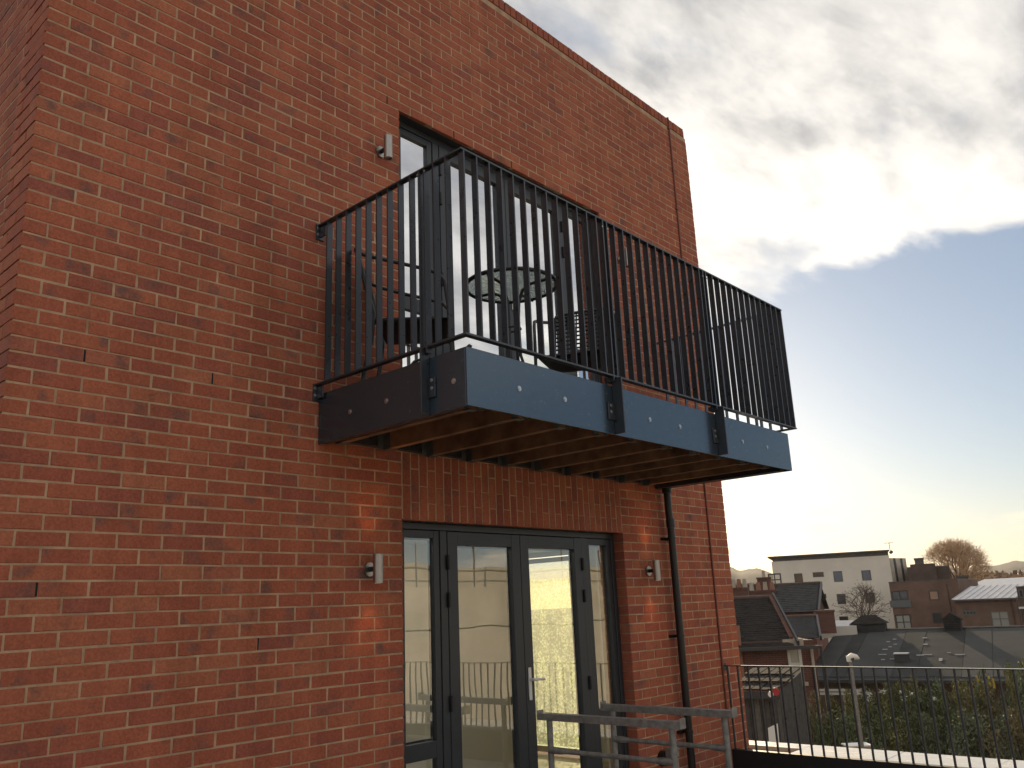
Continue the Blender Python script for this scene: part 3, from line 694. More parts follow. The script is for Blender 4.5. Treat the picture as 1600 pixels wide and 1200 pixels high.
obj('wall_fixing', MB().box(RX - .03, RX + .03, FY - .011, FY + .001, RT - .05, RT + .02), M['blackm'], R_, .002)
y = 4.262; drops = MB()
def drop(p, r):
    drops.add([(p[0], p[1], p[2]-r*1.3), (p[0]+r, p[1], p[2]), (p[0], p[1]+r, p[2]), (p[0]-r, p[1], p[2]), (p[0], p[1]-r, p[2]), (p[0], p[1], p[2]+r)], [(0,2,1),(0,3,2),(0,4,3),(0,1,4),(5,1,2),(5,2,3),(5,3,4),(5,4,1)], True)
while y > -.8:
    obj('baluster', MB().cyl((RX, y, -1.36), (RX, y, RT - .0105), .0105, 8), M['blackm'], R_)
    for k in range(3): drop((RX - .0125, y + rnd.uniform(-.004, .004), rnd.uniform(-1.3, RT - .02)), rnd.uniform(.004, .0065))
    y -= .1068
M['water'] = mat('water_drops', (.9,.92,.95), .03); M['water'].node_tree.nodes['Principled BSDF'].inputs['Transmission Weight'].default_value = 1
M['water'].node_tree.nodes['Principled BSDF'].inputs['IOR'].default_value = 1.33
obj('water_drop', drops, M['water'], R_, kind='stuff')
R2 = thing('terrace_railing', 'thin dark steel railing closing the camera end of the terrace, seen in the glass', 'railing', (RX, -.8, -1.37))
obj('top_rail', MB().box(-3, RX - .03, -.82, -.78, RT - .01, RT), M['blackm'], R2)
x = RX - .1
while x > -2.9:
    obj('baluster', MB().cyl((x, -.8, -1.377), (x, -.8, RT - .0105), .0075, 6), M['blackm'], R2); x -= .1068

# ------------------------------------------------------------------ beyond the terrace
class Front:
    """a far building's front: local x along it, y into it, z up; the pixel lookup only helps reading widths off the photograph"""
    def __init__(s, A, Bp, name, label, cat, group=None):
        s.A = Vector((A.x, A.y, GZ)); d = Vector((Bp.x - A.x, Bp.y - A.y, 0)); s.w = d.length; s.u = d.normalized(); s.n = Vector((-s.u.y, s.u.x, 0))
        s.th = thing(name, label, cat, s.A, atan2(s.u.y, s.u.x), group, local=True)
    def loc(s, px, py, dep=0.):
        v = ray(px, py); P0 = s.A + s.n*dep; k = P0.dot(s.n) / v.dot(s.n); p = v*k - s.A
        return p.dot(s.u), p.z + GZ
    def win(s, quad, mats, dep=.12, fw_=.06, mull=(1, 1), name='window', par=None):
        x0, x1, z0, z1 = quad
        f = bar_frame(MB(), x0, x1, z0, z1, -.02, dep, fw_)
        for i in range(1, mull[0]): x = x0 + (x1-x0)*i/mull[0]; f.box(x - fw_*.4, x + fw_*.4, -.01, dep - .02, z0 + fw_, z1 - fw_)
        for j in range(1, mull[1]): z = z0 + (z1-z0)*j/mull[1]; f.box(x0 + fw_, x1 - fw_, -.008, dep - .022, z - fw_*.4, z + fw_*.4)
        w = obj(name, f, mats[0], par or s.th)
        obj('pane', MB().box(x0 + fw_, x1 - fw_, .03, .05, z0 + fw_, z1 - fw_), mats[1], w)
        return w
def wall_with_holes(mb, x0, x1, z0, z1, holes, y0=0., y1=.3):
    """a wall slab with rectangular openings, built from butted strips"""
    zs = sorted({z0, z1} | {min(max(h[2], z0), z1) for h in holes} | {min(max(h[3], z0), z1) for h in holes})
    for za, zb in zip(zs[:-1], zs[1:]):
        if zb - za < 1e-4: continue
        x = x0
        for h in sorted(h for h in holes if h[2] < zb - 1e-5 and h[3] > za + 1e-5):
            if h[0] > x: mb.box(x, h[0], y0, y1, za, zb)
            x = max(x, h[1])
        if x < x1: mb.box(x, x1, y0, y1, za, zb)
    return mb
M['render'] = mat('cream_render', (.80,.72,.60), .9, nscale=.35, namt=.09, bump=.2, bscale=6)
M['render2'] = mat('streaked_render', (.60,.53,.43), .9, nscale=1.2, namt=.25)
M['dkmetal'] = mat('dark_roof_edge', (.10,.085,.075), .6, nscale=2)
M['fbrick'] = far_brick('brown_flats_brick', (.20,.098,.066), (.16,.080,.058), (.20,.15,.11))
M['dbrick'] = far_brick('dark_tower_brick', (.115,.066,.052), (.095,.056,.047), (.11,.08,.065))
M['rbrick'] = far_brick('old_red_brick', (.24,.070,.043), (.19,.056,.038), (.22,.14,.10))
M['oldbrick'] = far_brick('sooty_red_brick', (.17,.056,.038), (.13,.046,.034), (.15,.11,.085))
M['slate'] = mat('dark_slate', (.028,.025,.023), .9, spec=.12, nscale=3, namt=.4, bump=.5, bscale=9, bdist=.02)
M['slate2'] = mat('blue_slate', (.045,.046,.048), .9, spec=.15, nscale=3, namt=.35, bump=.4, bscale=9, bdist=.02)
M['felt'] = mat('grey_roof_felt', (.042,.044,.044), .95, spec=.15, nscale=.7, namt=.25, bump=.3, bscale=6, bdist=.02)
M['felt2'] = mat('pale_roof_felt', (.060,.062,.061), .95, spec=.15, nscale=.5, namt=.18, bump=.3, bscale=6, bdist=.02)
M['zinc'] = mat('zinc_roof', (.52,.50,.50), .42, metal=.3, nscale=1.5, namt=.12)
M['wdark'] = mat('dark_window_frame', (.045,.042,.042), .5)
M['wgrey'] = mat('grey_window_frame', (.12,.13,.13), .5)
M['wwhite'] = mat('white_window_frame', (.62,.58,.50), .6)
def fpane(name, c, r=.08):
    m = mat(name, c, r, spec=.9); return m
M['pdark'] = fpane('dark_far_pane', (.035,.035,.04)); M['pblue'] = fpane('blue_far_pane', (.06,.075,.11)); M['pcurt'] = fpane('curtained_pane', (.34,.33,.28), .2)
M['plit'] = fpane('yellow_lit_pane', (.62,.52,.32), .2); M['ppink'] = fpane('pinkish_pane', (.42,.24,.17), .2)  # bay panes: the yellow light behind them is painted as their colour
M['clay'] = mat('clay_chimney_pot', (.30,.14,.085), .85, nscale=3); M['stone'] = mat('pale_stone', (.42,.36,.28), .9, nscale=3)
M['hallwall'] = mat('brown_rendered_wall', (.17,.115,.07), .9, nscale=1.2, namt=.3)
M['oldridge'] = mat('sooty_ridge_tile', (.085,.055,.042), .9, nscale=3)
M['timber'] = mat('dark_fence_board', (.070,.062,.054), .85, nscale=5, namt=.35); M['timber2'] = mat('weathered_board', (.115,.105,.092), .85, nscale=5, namt=.35)

# --- pale apartment block
f = Front(at(1205.5, 880, 100), at(1389, 870, 100), 'apartment_block', 'cream rendered three-storey apartment block with a dark flat roof edge and small square windows', 'building')
w_ = f.w; zt = f.loc(1300, 872.5)[1] - GZ; 
wins = []
def q4(F, l, t, r, b):
    x0, _ = F.loc(l, (t+b)/2); x1, _ = F.loc(r, (t+b)/2); m_ = (l+r)/2
    return (x0, x1, F.loc(m_, b)[1] - GZ, F.loc(m_, t)[1] - GZ)
W1 = [(q4(f, 1241.5, 896, 1254.5, 914), 'pdark', (1,1)), (q4(f, 1270, 894, 1287, 901.5), 'pdark', (2,1)), (q4(f, 1302.5, 892.5, 1316.5, 909), 'pblue', (1,1)), (q4(f, 1346.5, 891, 1361, 907), 'pblue', (1,1)),
      (q4(f, 1279, 928, 1291, 935), 'pdark', (1,1)), (q4(f, 1308, 928, 1321.5, 944), 'ppink', (1,1)), (q4(f, 1352, 926, 1367, 942), 'pdark', (2,1)),
      (q4(f, 1312, 963, 1326, 979), 'pdark', (1,1)), (q4(f, 1357, 961, 1372, 977), 'pdark', (2,1))]
W1[5] = (W1[5][0], 'pdark', (1,1))
obj('wall', wall_with_holes(MB(), 0, w_, 0, zt, [a[0] for a in W1]).box(0, .3, .301, 10, 0, zt).box(w_ - .3, w_, .301, 10, 0, zt).box(.3, w_ - .3, 9.7, 10, 0, zt), M['render'], f.th)
obj('floor_slab', MB().box(.31, w_ - .31, .31, 9.69, zt - 3, zt - 2.8).box(.31, w_ - .31, .31, 9.69, zt - 5.7, zt - 5.5), M['render2'], f.th)
for q, pm, ml in W1: f.win(q, (M['wdark'], M[pm]), mull=ml)
zr = f.loc(1300, 864.5)[1] - GZ
obj('roof', MB().box(.15, w_ - .02, .10, 10.2, zt + .002, zr - .12).box(-.35, w_ + .1, -.35, 10.4, zr - .118, zr + .02), M['dkmetal'], f.th)
bay = f.win(q4(f, 1200.5, 896, 1221, 916), (M['wdark'], M['plit']), dep=1.2, fw_=.14, mull=(2, 2), name='bay_window')
# side stair block with dark vertical streaks
g = Front(at(1391, 873, 101), at(1415, 872, 104), 'stair_block', 'pale streaked stair block joining the cream apartments to the brown tower', 'building')
gz = g.loc(1400, 872)[1] - GZ
obj('wall', MB().box(0, g.w, 0, 6, 0, gz), M['render2'], g.th)
for k in (.18, .62): obj('recess_strip', MB().box(g.w*k, g.w*(k + .13), -.03, .0, gz - 5, gz - .02), M['wdark'], g.th)
A_ = Front(at(1392, 868, 103), at(1394, 868, 103), 'rooftop_aerial', 'thin television aerial mast standing on the apartment block roof', 'aerial')
az = A_.loc(1391, 868)[1] - GZ; at_ = A_.loc(1391, 846)[1] - GZ
obj('mast', MB().cyl((0, 2, zr), (0, 2, at_), .035, 6), M['wdark'], A_.th)
obj('crossbar', MB().cyl((-.55, 2, at_ - .05), (.45, 2, at_ - .05), .03, 5).cyl((-.3, 1.7, at_ - .35), (-.3, 2.3, at_ - .35), .025, 5), M['wdark'], A_.th)
obj('dish', MB().cyl((.02, 1.9, at_ - 1.1), (.12, 1.7, at_ - 1.05), .18, 10), M['wdark'], A_.th)

# --- brown brick flats, tower and low wing
f = Front(at(1389, 913, 86), at(1496, 906, 85), 'brown_flats', 'brown brick flats with french windows and a flat roof right of the cream block', 'building')
zt = (f.loc(1389, 911)[1] + f.loc(1496, 906)[1]) / 2 - GZ
W2 = [(q4(f, 1394, 923, 1420, 949), 'pdark', (2,2)), (q4(f, 1400, 960, 1424, 984), 'pcurt', (2,2)), (q4(f, 1451.5, 922.5, 1467, 938), 'ppink', (1,1)), (q4(f, 1457, 957, 1473, 974), 'pdark', (1,1))]
obj('wall', wall_with_holes(MB(), 0, f.w, 0, zt, [a[0] for a in W2]).box(0, .3, .301, 12, 0, zt).box(f.w - .3, f.w, .301, 12, 0, zt), M['fbrick'], f.th)
obj('roof', MB().box(-.02, f.w + .02, -.03, 12, zt + .002, zt + .10), M['dkmetal'], f.th)
for q, pm, ml in W2: f.win(q, (M['wdark'], M[pm]), mull=ml, fw_=.09)
q = q4(f, 1391, 938, 1424, 949); obj('juliet_balcony', MB().box(q[0], q[1], -.09, -.07, q[2], q[3]), M['wgrey'], f.th)
x_, _ = f.loc(1482, 930); obj('downpipe', MB().cyl((x_, -.06, 0), (x_ , -.06, zt - .3), .06, 8), M['dbrick'], f.th)
t = Front(at(1416, 880, 99), at(1461, 880, 99), 'brick_tower', 'dark brown brick stair tower rising behind the flats', 'building')
z1 = t.loc(1440, 881)[1] - GZ; z2 = t.loc(1440, 873)[1] - GZ
obj('wall', MB().box(0, t.w, 0, 5, 0, z1 - .3).box(t.w*.12, t.w, .02, 5, z1 - .299, z1), M['dbrick'], t.th)
obj('plant_room', MB().box(t.w*.30, t.w*.62, .8, 4, z1 + .002, z2).box(t.w*.28, t.w*.64, .7, 4.1, z2 + .001, z2 + .12), M['dkmetal'], t.th)
t2 = Front(at(1461.5, 888, 100), at(1483, 888, 100), 'brick_stack', 'lower dark brown brick block beside the stair tower', 'building')
obj('wall', MB().box(0, t2.w, 0, 4, 0, t2.loc(1470, 886)[1] - GZ), M['dbrick'], t2.th)
obj('coping', MB().box(-.05, t2.w + .05, -.06, 4.05, t2.loc(1470, 886)[1] - GZ + .001, t2.loc(1470, 884)[1] - GZ), M['dkmetal'], t2.th)
t3 = Front(at(1494, 903, 92), at(1513, 903, 92), 'brick_chimney', 'square dark brick block between the flats and the zinc roofs', 'building')
obj('wall', MB().box(0, t3.w, 0, 3, 0, t3.loc(1503, 901)[1] - GZ), M['dbrick'], t3.th)
obj('coping', MB().box(-.05, t3.w + .05, -.05, 3.05, t3.loc(1503, 901)[1] - GZ + .001, t3.loc(1503, 900)[1] - GZ + .06), M['dkmetal'], t3.th)
f = Front(at(1491, 938, 80), at(1587, 934, 79), 'brown_wing', 'low brown brick wing under a pale zinc roof with standing seams', 'building')
ze = f.loc(1540, 937.5)[1] - GZ
W3 = [(q4(f, 1504, 954, 1526, 961), 'pdark', (4,1)), (q4(f, 1549, 955, 1577, 979), 'pcurt', (2,2))]
obj('wall', wall_with_holes(MB(), 0, f.w, 0, ze, [a[0] for a in W3]).box(0, .3, .301, 7, 0, ze).box(f.w - .3, f.w, .301, 7, 0, ze), M['fbrick'], f.th)
for q, pm, ml in W3: f.win(q, (M['wgrey'], M[pm]), mull=ml, fw_=.07)
zr_ = f.loc(1540, 917.5, 6.5)[1] - GZ
rf = obj('roof', MB().prism([(-.15, -.25, ze), (-.15, 6.5, zr_), (-.15, 6.5, zr_ + .12), (-.15, -.25, ze + .12)], (f.w + .3, 0, 0)), M['zinc'], f.th)
k = Vector((0, 6.75, zr_ - ze)).normalized(); nrm = Vector((0, -k.z, k.y))
for i in range(10):
    x = -.1 + (f.w + .2)*i/9; a = Vector((x, -.24, ze + .12)) + nrm*.025; L_ = hypot(6.75, zr_ - ze)
    obj('roof_seam', MB().obox(a + k*L_/2, (1,0,0), .02, k, L_/2, .025), M['zinc'], rf)
obj('gutter', MB().box(-.2, f.w + .2, -.36, -.252, ze - .02, ze + .10), M['dkmetal'], f.th)
x_, _ = f.loc(1582, 950); obj('downpipe', MB().cyl((x_, -.07, 0), (x_, -.07, ze), .06, 8), M['dbrick'], f.th)
f2 = Front(at(1510, 916, 96), at(1640, 908, 94), 'zinc_roofed_block', 'further low block with a long pale zinc roof edge', 'building')
za = f2.loc(1550, 917)[1] - GZ; zb_ = f2.loc(1550, 906, 6)[1] - GZ
obj('wall', MB().box(0, f2.w, 0, 6, 0, za - .01), M['dbrick'], f2.th)
obj('roof', MB().prism([(-.1, -.2, za), (-.1, 6, zb_), (-.1, 6, zb_ + .1), (-.1, -.2, za + .1)], (f2.w, 0, 0)), M['zinc'], f2.th)
f3 = Front(at(1588, 920, 79), at(1680, 915, 78), 'dark_brick_house', 'dark brown brick house cut by the right edge beside the zinc roof', 'building')
zz = f3.loc(1594, 916)[1] - GZ
W4 = [(q4(f3, 1592, 921, 1599, 934), 'pdark', (1,1))]
obj('wall', wall_with_holes(MB(), 0, f3.w, 0, zz, [a[0] for a in W4]), M['dbrick'], f3.th)
for q, pm, ml in W4: f3.win(q, (M['wgrey'], M[pm]))
obj('canopy', MB().box(.05, 3, -.5, -.01, f3.loc(1596, 951)[1] - GZ, f3.loc(1596, 948)[1] - GZ), M['white'], f3.th)

# --- long grey felt-roofed hall
HA, HB = at(1262, 1058, 45), at(1640, 1063.5, 44)
f = Front(HA, HB, 'grey_roofed_hall', 'long low hall with a patched grey felt roof and small roof vents', 'building')
ze = f.loc(1400, 1059)[1] - GZ; DEP = 9.5
zr_ = f.loc(1400, 984, DEP)[1] - GZ
obj('wall', MB().box(.2, f.w, .35, DEP, 0, ze - .02), M['hallwall'], f.th)
slope = Vector((0, DEP, zr_ - ze)); SL_ = slope.length; kd = slope.normalized(); nd = Vector((0, -kd.z, kd.y))
def rp(x, s_, h=0.): return Vector((x, 0, ze)) + kd*s_ + nd*h
def roof_at(px, py):                        # where that sight line meets the roof slope
    v = ray(px, py); o = -f.A; lo_, hi_ = 0., SL_
    for _ in range(40):
        m_ = (lo_ + hi_)/2; pt = rp(0, m_); x, z = f.loc(px, py, pt.y)
        if z - GZ > pt.z: lo_ = m_
        else: hi_ = m_
    return x, lo_
rf = obj('roof', MB().prism([rp(-.1, -.3, -.12), rp(-.1, SL_, -.12), rp(-.1, SL_, 0), rp(-.1, -.3, 0)], (f.w, 0, 0)), M['felt'], f.th)
xe = [0] + [roof_at(p, 1020)[0] for p in (1318, 1340, 1405, 1440, 1506, 1551)] + [f.w - .3]
for i, (a, b) in enumerate(zip(xe[:-1], xe[1:])):
    obj('roof_sheet', MB().obox(rp((a+b)/2, SL_*.5 - (.1 if i % 2 else 0), .012 + .008*(i % 2)), (1,0,0), (b-a)/2 - .01, kd, SL_*.5 - .12, .010), M['felt2'] if i in (0, 2, 5, 6) else M['felt'], f.th)
obj('ridge_cap', MB().obox(rp(f.w/2, SL_ - .05, .05), (1,0,0), f.w/2, kd, .14, .02), M['slate2'], f.th)
obj('gutter', MB().box(0, f.w, -.42, -.30, ze - .20, ze - .06), M['wdark'], f.th)
M['patch'] = mat('pale_repair_patch', (.25,.25,.25), .8)
for px, py, w_, h_ in ((1398,1000,.16,.10),(1388,1004,.16,.1),(1399,1008,.15,.09),(1391,1012,.14,.09),(1383,1016,.22,.10),(1379,1024,.36,.07),(1394,1031,.18,.07),(1380,1032,.16,.08),(1445,998,.18,.09),(1446,1008,.20,.1),(1438,1025,.30,.10),(1450,1024,.34,.06),(1470,1032,.14,.26),(1500,1024,.40,.07),(1483,1021,.16,.05)):
    x, s_ = roof_at(px, py); obj('repair_patch', MB().obox(rp(x, s_, .043), (1,.1*rnd.uniform(-1,1),0), w_*.55, kd, h_, .006), M['patch'], f.th)
def cupola(px, py, w_, label, hood):
    x, s_ = roof_at(px, py); b = rp(x, s_)
    bw = f.A + f.u*b.x + f.n*b.y; o = thing('roof_vent', label, 'roof vent', (bw.x, bw.y, GZ + b.z), atan2(f.u.y, f.u.x), 'vents on the grey hall roof', local=True)
    h = w_*1.1
    obj('base', MB().box(-w_*.5, w_*.5, -w_*.5, w_*.5, -.6, h*.55), M['slate2'], o)
    for k_ in range(4): obj('louvre', MB().box(-w_*.44, w_*.44, -w_*.53, -w_*.505, h*(.05 + .12*k_), h*(.11 + .12*k_)), M['slate'], o)
    obj('roof', MB().prism([(-w_*.68, -w_*.6, h*.552), (w_*.68, -w_*.6, h*.552), (0, -w_*.6, h*.98)], (0, w_*1.2, 0)), M['slate'], o)
    return o
cupola(1490, 984, .85, 'gabled louvred roof vent in front of the brown flats', 0)
x, s_ = roof_at(1360, 985); b = rp(x, s_); bw = f.A + f.u*b.x + f.n*b.y
o = thing('roof_vent', 'broad dark hipped roof vent on the hall ridge below the bare tree', 'roof vent', (bw.x, bw.y, GZ + b.z), atan2(f.u.y, f.u.x), 'vents on the grey hall roof', local=True)
obj('base', MB().box(-.85, .85, -.5, .5, -.7, .38), M['slate2'], o)
obj('roof', MB().add([(-1.0,-.62,.382),(1.0,-.62,.382),(1.0,.62,.382),(-1.0,.62,.382),(-.35,0,.85),(.35,0,.85)], [(0,1,5,4),(1,2,5),(2,3,4,5),(3,0,4),(3,2,1,0)]), M['slate'], o)
x, s_ = roof_at(1410, 1034); b = rp(x, s_); bw = f.A + f.u*b.x + f.n*b.y
o = thing('roof_hatch', 'small pale box hatch low on the grey hall roof', 'roof hatch', (bw.x, bw.y, GZ + b.z), atan2(f.u.y, f.u.x), local=True)
obj('body', MB().box(-.30, .30, -.25, .35, -.3, .36), M['felt2'], o); obj('lid', MB().box(-.33, .33, -.28, .38, .362, .41), M['zinc'], o)

# --- old brick house with dark slate roof, and the roofs behind it
RA, RB = at(1140, 936, 37.6), at(1236, 932, 37.6)
EA, EB = at(1148, 1004, 33.7), at(1231, 1001, 34.0)
H1 = Front(EA, EB, 'slate_roofed_house', 'old red brick house with a dark mossy slate roof close by the new wall', 'house')
L_ = H1.w; ze = (EA.z + EB.z)/2 - GZ; dr = ((RB - H1.A).dot(H1.n) + (RA - H1.A).dot(H1.n))/2; zr_ = (RA.z + RB.z)/2 - GZ
q = q4(H1, 1232, 1009, 1254, 1066)
ext = .9
W5 = [(q[0] - .0, q[1], q[2], q[3])]
obj('wall', wall_with_holes(MB(), -4, L_ + ext, 0, ze, W5, 0, .25).prism([(L_ + .12, .2501, 0), (L_ + .12, 2*dr, 0), (L_ + .12, 2*dr, ze), (L_ + .12, dr, zr_ + .12), (L_ + .12, .2501, ze + .12)], (.14, 0, 0)).box(L_ + .261, L_ + ext, .2502, 2.5, 0, ze - .02), M['oldbrick'], H1.th)
w = H1.win(W5[0], (M['wwhite'], M['pcurt']), mull=(1, 2), fw_=.10); obj('sill', MB().box(q[0] - .1, q[1] + .1, -.12, -.021, q[2] - .12, q[2]), M['stone'], w); obj('lintel', MB().box(q[0] - .12, q[1] + .12, -.03, -.021, q[3], q[3] + .24), M['stone'], w)
sl = Vector((0, dr + .3, zr_ - ze + .2)); ks = sl.normalized(); ns = Vector((0, -ks.z, ks.y)); SLn = sl.length
rf = MB(); nc = 24
rfm = obj('roof', MB().prism([Vector((-4, -.3, ze - .2)), Vector((-4, dr, zr_)), Vector((-4, 2*dr + .3, ze - .2)), Vector((-4, dr, zr_ - .2))], (4 + L_ + .10, 0, 0)), M['slate'], H1.th)
xi = -1.2
sl_m = MB()
for i in range(nc):
    a = Vector((0, -.3, ze - .2)) + ks*(SLn*(i + .5)/nc)
    x = -1.5 + (.14 if i % 2 else 0)
    while x < L_ - .02:
        sl_m.obox(a + Vector((x + .135, 0, 0)) + ns*(.022 + rnd.uniform(-.004, .008)), (1, rnd.uniform(-.02, .02), 0), .131, (ks + ns*-.05), SLn/nc*.56, .006); x += .275
obj('slate', sl_m, M['slate'], rfm, kind='stuff')
obj('ridge_tile', MB().cyl((-4, dr, zr_ + .0), (L_ + .11, dr, zr_ + .0), .11, 8), M['oldridge'], H1.th)
obj('bargeboard', MB().obox(Vector((L_ + .30, 0, 0)) + Vector((0, -.3, ze - .2)) + ks*SLn/2 + ns*.12, (1,0,0), .035, ks, SLn/2, .09), M['wdark'], H1.th)
obj('gutter', MB().box(-4, L_ + ext + .1, -.44, -.32, ze - .30, ze - .18), M['wdark'], H1.th)
for x, m_ in ((L_ - 1.75, 'clay'), (L_ + ext - .12, 'stone'), (L_ + ext + .22, 'wdark')): obj('drainpipe', MB().cyl((x, -.1, 0), (x, -.1, ze - (.2 if m_ != 'clay' else -.6)), .055, 8), M[m_], H1.th)
# the second roof behind, gable towards us
def roof_house(name, label, pA, pB, eA, eB, m_, wallm, gable=True):
    h = Front(eA, eB, name, label, 'house'); dr = ((pA - h.A).dot(h.n) + (pB - h.A).dot(h.n))/2; zr = (pA.z + pB.z)/2 - GZ; ze = (eA.z + eB.z)/2 - GZ
    obj('wall', MB().box(0, h.w, 0, .3, 0, ze).prism([(h.w - .3, .301, 0), (h.w - .3, 2*dr, 0), (h.w - .3, 2*dr, ze), (h.w - .3, dr, zr - .05), (h.w - .3, .301, ze)], (.3, 0, 0)), wallm, h.th)
    r = obj('roof', MB().prism([(-.2, -.3, ze - .15), (-.2, dr, zr), (-.2, 2*dr + .3, ze - .15), (-.2, dr, zr - .18)], (h.w + .5, 0, 0)), m_, h.th)
    k = Vector((0, dr + .3, zr - ze + .15)); L = k.length; k.normalize(); n = Vector((0, -k.z, k.y)); sm = MB()
    for i in range(16):
        sm.obox(Vector((h.w/2, -.3, ze - .15)) + k*L*(i + .5)/16 + n*.02, (1,0,0), h.w/2 + .2, (k - n*.05), L/16*.54, .012)
    obj('slate_course', sm, m_, r, kind='stuff')
    obj('ridge_tile', MB().cyl((-.2, dr, zr + .02), (h.w + .3, dr, zr + .02), .11, 8), M['oldridge'], h.th)
    obj('bargeboard', MB().obox(Vector((h.w + .36, 0, 0)) + Vector((0, -.3, ze - .15)) + k*L/2, (1,0,0), .05, k, L/2, .12), M['wdark'], h.th)
    return h, dr, zr, ze
h2, dr2, zr2, ze2 = roof_house('slate_gabled_house', 'second slate roofed house with a gable end facing right, below the cream block', at(1190, 916, 59.3), at(1273, 911.5, 59), at(1200, 954, 55.3), at(1270, 952, 55), M['slate2'], M['rbrick'])
q = (h2.w - .9, h2.w - .3, ze2 - 2.0, ze2 - .5)
obj('window_strip', MB().box(h2.w + .001, h2.w + .04, dr2 - .5, dr2 + .4, ze2 - 1.9, ze2 - .2), M['wwhite'], h2.th)
h3, *_ = roof_house('low_slate_outhouse', 'low slate lean-to roof between the two old houses', at(1243, 962, 49.6), at(1275, 966, 49.6), at(1238, 993, 47), at(1270, 992, 47), M['slate2'], M['rbrick'])
# terrace of roofs and chimneys at the wall edge
h4, dr4, zr4, ze4 = roof_house('terraced_house', 'far row of terraced roofs just right of the new brick corner', at(1130, 918, 75), at(1205, 913, 75), at(1130, 930, 71), at(1206, 926, 71), M['slate'], M['rbrick'])
def chimney(label, px, py0, py1, d, w_, pots):
    p = at(px, py1, d); zt_ = at(px, py0, d).z
    c = thing('chimney', label, 'chimney', (p.x, p.y, p.z - .6), -YAW - .35, 'chimney stacks on the old roofs', local=True); h = zt_ - p.z + .6
    obj('stack', MB().box(-w_/2, w_/2, -.3, .3, 0, h - .12).box(-w_/2 - .05, w_/2 + .05, -.35, .35, h - .1195, h), M['oldbrick'], c)
    for i in range(pots): obj('chimney_pot', MB().tube([(-w_/2 + w_*(i + .5)/pots, 0, h), (-w_/2 + w_*(i + .5)/pots, 0, h + .5)], [.15, .11], 8), M['clay'] if i % 2 else M['stone'], c)
chimney('tall brown chimney stack against the left end of the cream block', 1196, 902, 925, 70, 1.0, 1)
chimney('chimney stack with several clay pots at the left of the old roofs', 1192, 922, 932, 58, 1.7, 4)
chimney('squat brick chimney by the lead flashing of the slate house', 1157, 918, 934, 55, 1.0, 3)
chimney('rounded brick chimney stub below the cream wall', 1291, 953, 972, 52, .95, 0)
# low white skylight box behind the hall ridge
p = at(1295, 985, 53.5); s_ = thing('roof_lantern', 'low white edged roof lantern beside the hall ridge', 'roof lantern', (p.x, p.y, p.z - .4), -YAW - .35, local=True)
obj('kerb', bar_frame(MB(), -1.0, 1.0, -.5, .9, 0, .1, .08) if False else MB().box(-.8, 1.5, -.4, -.3, 0, .62).box(-.8, -.7, -.299, .8, 0, .62).box(1.4, 1.5, -.299, .8, 0, .62), M['wwhite'], s_)
obj('glazing', MB().add([(-.7,-.3,.5),(1.4,-.3,.5),(1.4,.8,.9),(-.7,.8,.9)], [(0,1,2,3)]), M['zinc'], s_)

# --- lean-to shed, fence boards and little things by the near wall
LA, LB = at(1140, 1090, 26), at(1217, 1078, 25.5)
SH = Front(LA, LB, 'lean_to_shed', 'dark timber lean-to with a few wide slates against the old house', 'shed')
ze = (at(1165, 1083, 26).z + at(1214, 1078, 25.5).z)/2 - GZ
zr_ = at(1180, 1046, 28).z - GZ
for r_ in range(3):
    for c_ in range(6):
        k = Vector((0, 2.2, zr_ - ze)).normalized(); nn_ = Vector((0, -k.z, k.y)); Ls = hypot(2.2, zr_ - ze)
        obj('roof_slab', MB().obox(Vector((SH.w*(c_ + .5)/6 + (.06 if r_ % 2 else 0), -.15, ze)) + k*Ls*(r_ + .5)/3 + nn_*(.05 + rnd.uniform(0, .02)), (1, 0, 0), SH.w/12 - .015, (k - nn_*.06), Ls/6 + .03, .016), M['slate'], SH.th)
obj('eaves_board', MB().box(-.05, SH.w + .1, -.26, -.20, ze - .16, ze + .03), M['wdark'], SH.th)
x = 0; i = 0
while x < SH.w - .1:
    b_ = .13 + .03*((i*7) % 3)/2
    obj('board', MB().box(x, x + b_ - .014, -.02 - .012*(i % 2), .02, 0, ze - .16), M['timber2'] if i % 4 == 1 else M['timber'], SH.th); x += b_; i += 1
obj('side_wall', MB().prism([(SH.w - .06, .03, 0), (SH.w - .06, 2.1, 0), (SH.w - .06, 2.1, zr_ - .05), (SH.w - .06, .03, ze)], (.06, 0, 0)), M['timber'], SH.th)
p = at(1203, 1150, 24.6); pn = thing('white_board', 'plain white board leaning on the dark shed boards', 'board', (p.x, p.y, GZ), atan2(SH.u.y, SH.u.x), local=True)
zt_ = at(1203, 1132, 24.6).z - GZ
obj('board', MB().prism([(-.14, 0, 0), (.14, 0, 0), (.15, .25, zt_), (-.12, .25, zt_ - .12)], (0, .03, 0)), M['white'], pn)
p = at(1210, 1081, 24.8)
M['redpaint'] = mat('red_paint', (.42,.03,.03), .5)
sg = thing('round_sign', 'small red and white round sign at the corner of the shed', 'sign', (p.x, p.y, GZ), -YAW - .45, local=True)
obj('post', MB().cyl((0, .05, 0), (0, .05, p.z - GZ + .1), .03, 8), M['wdark'], sg)
obj('disc', MB().cyl((.03, -.01, p.z - GZ), (.03, .02, p.z - GZ), .10, 20), M['redpaint'], sg)
obj('side_plate', MB().cyl((-.10, -.02, p.z - GZ - .06), (-.10, .015, p.z - GZ - .06), .075, 16), M['white'], sg)
bx = at(1252, 1120, 33.0)
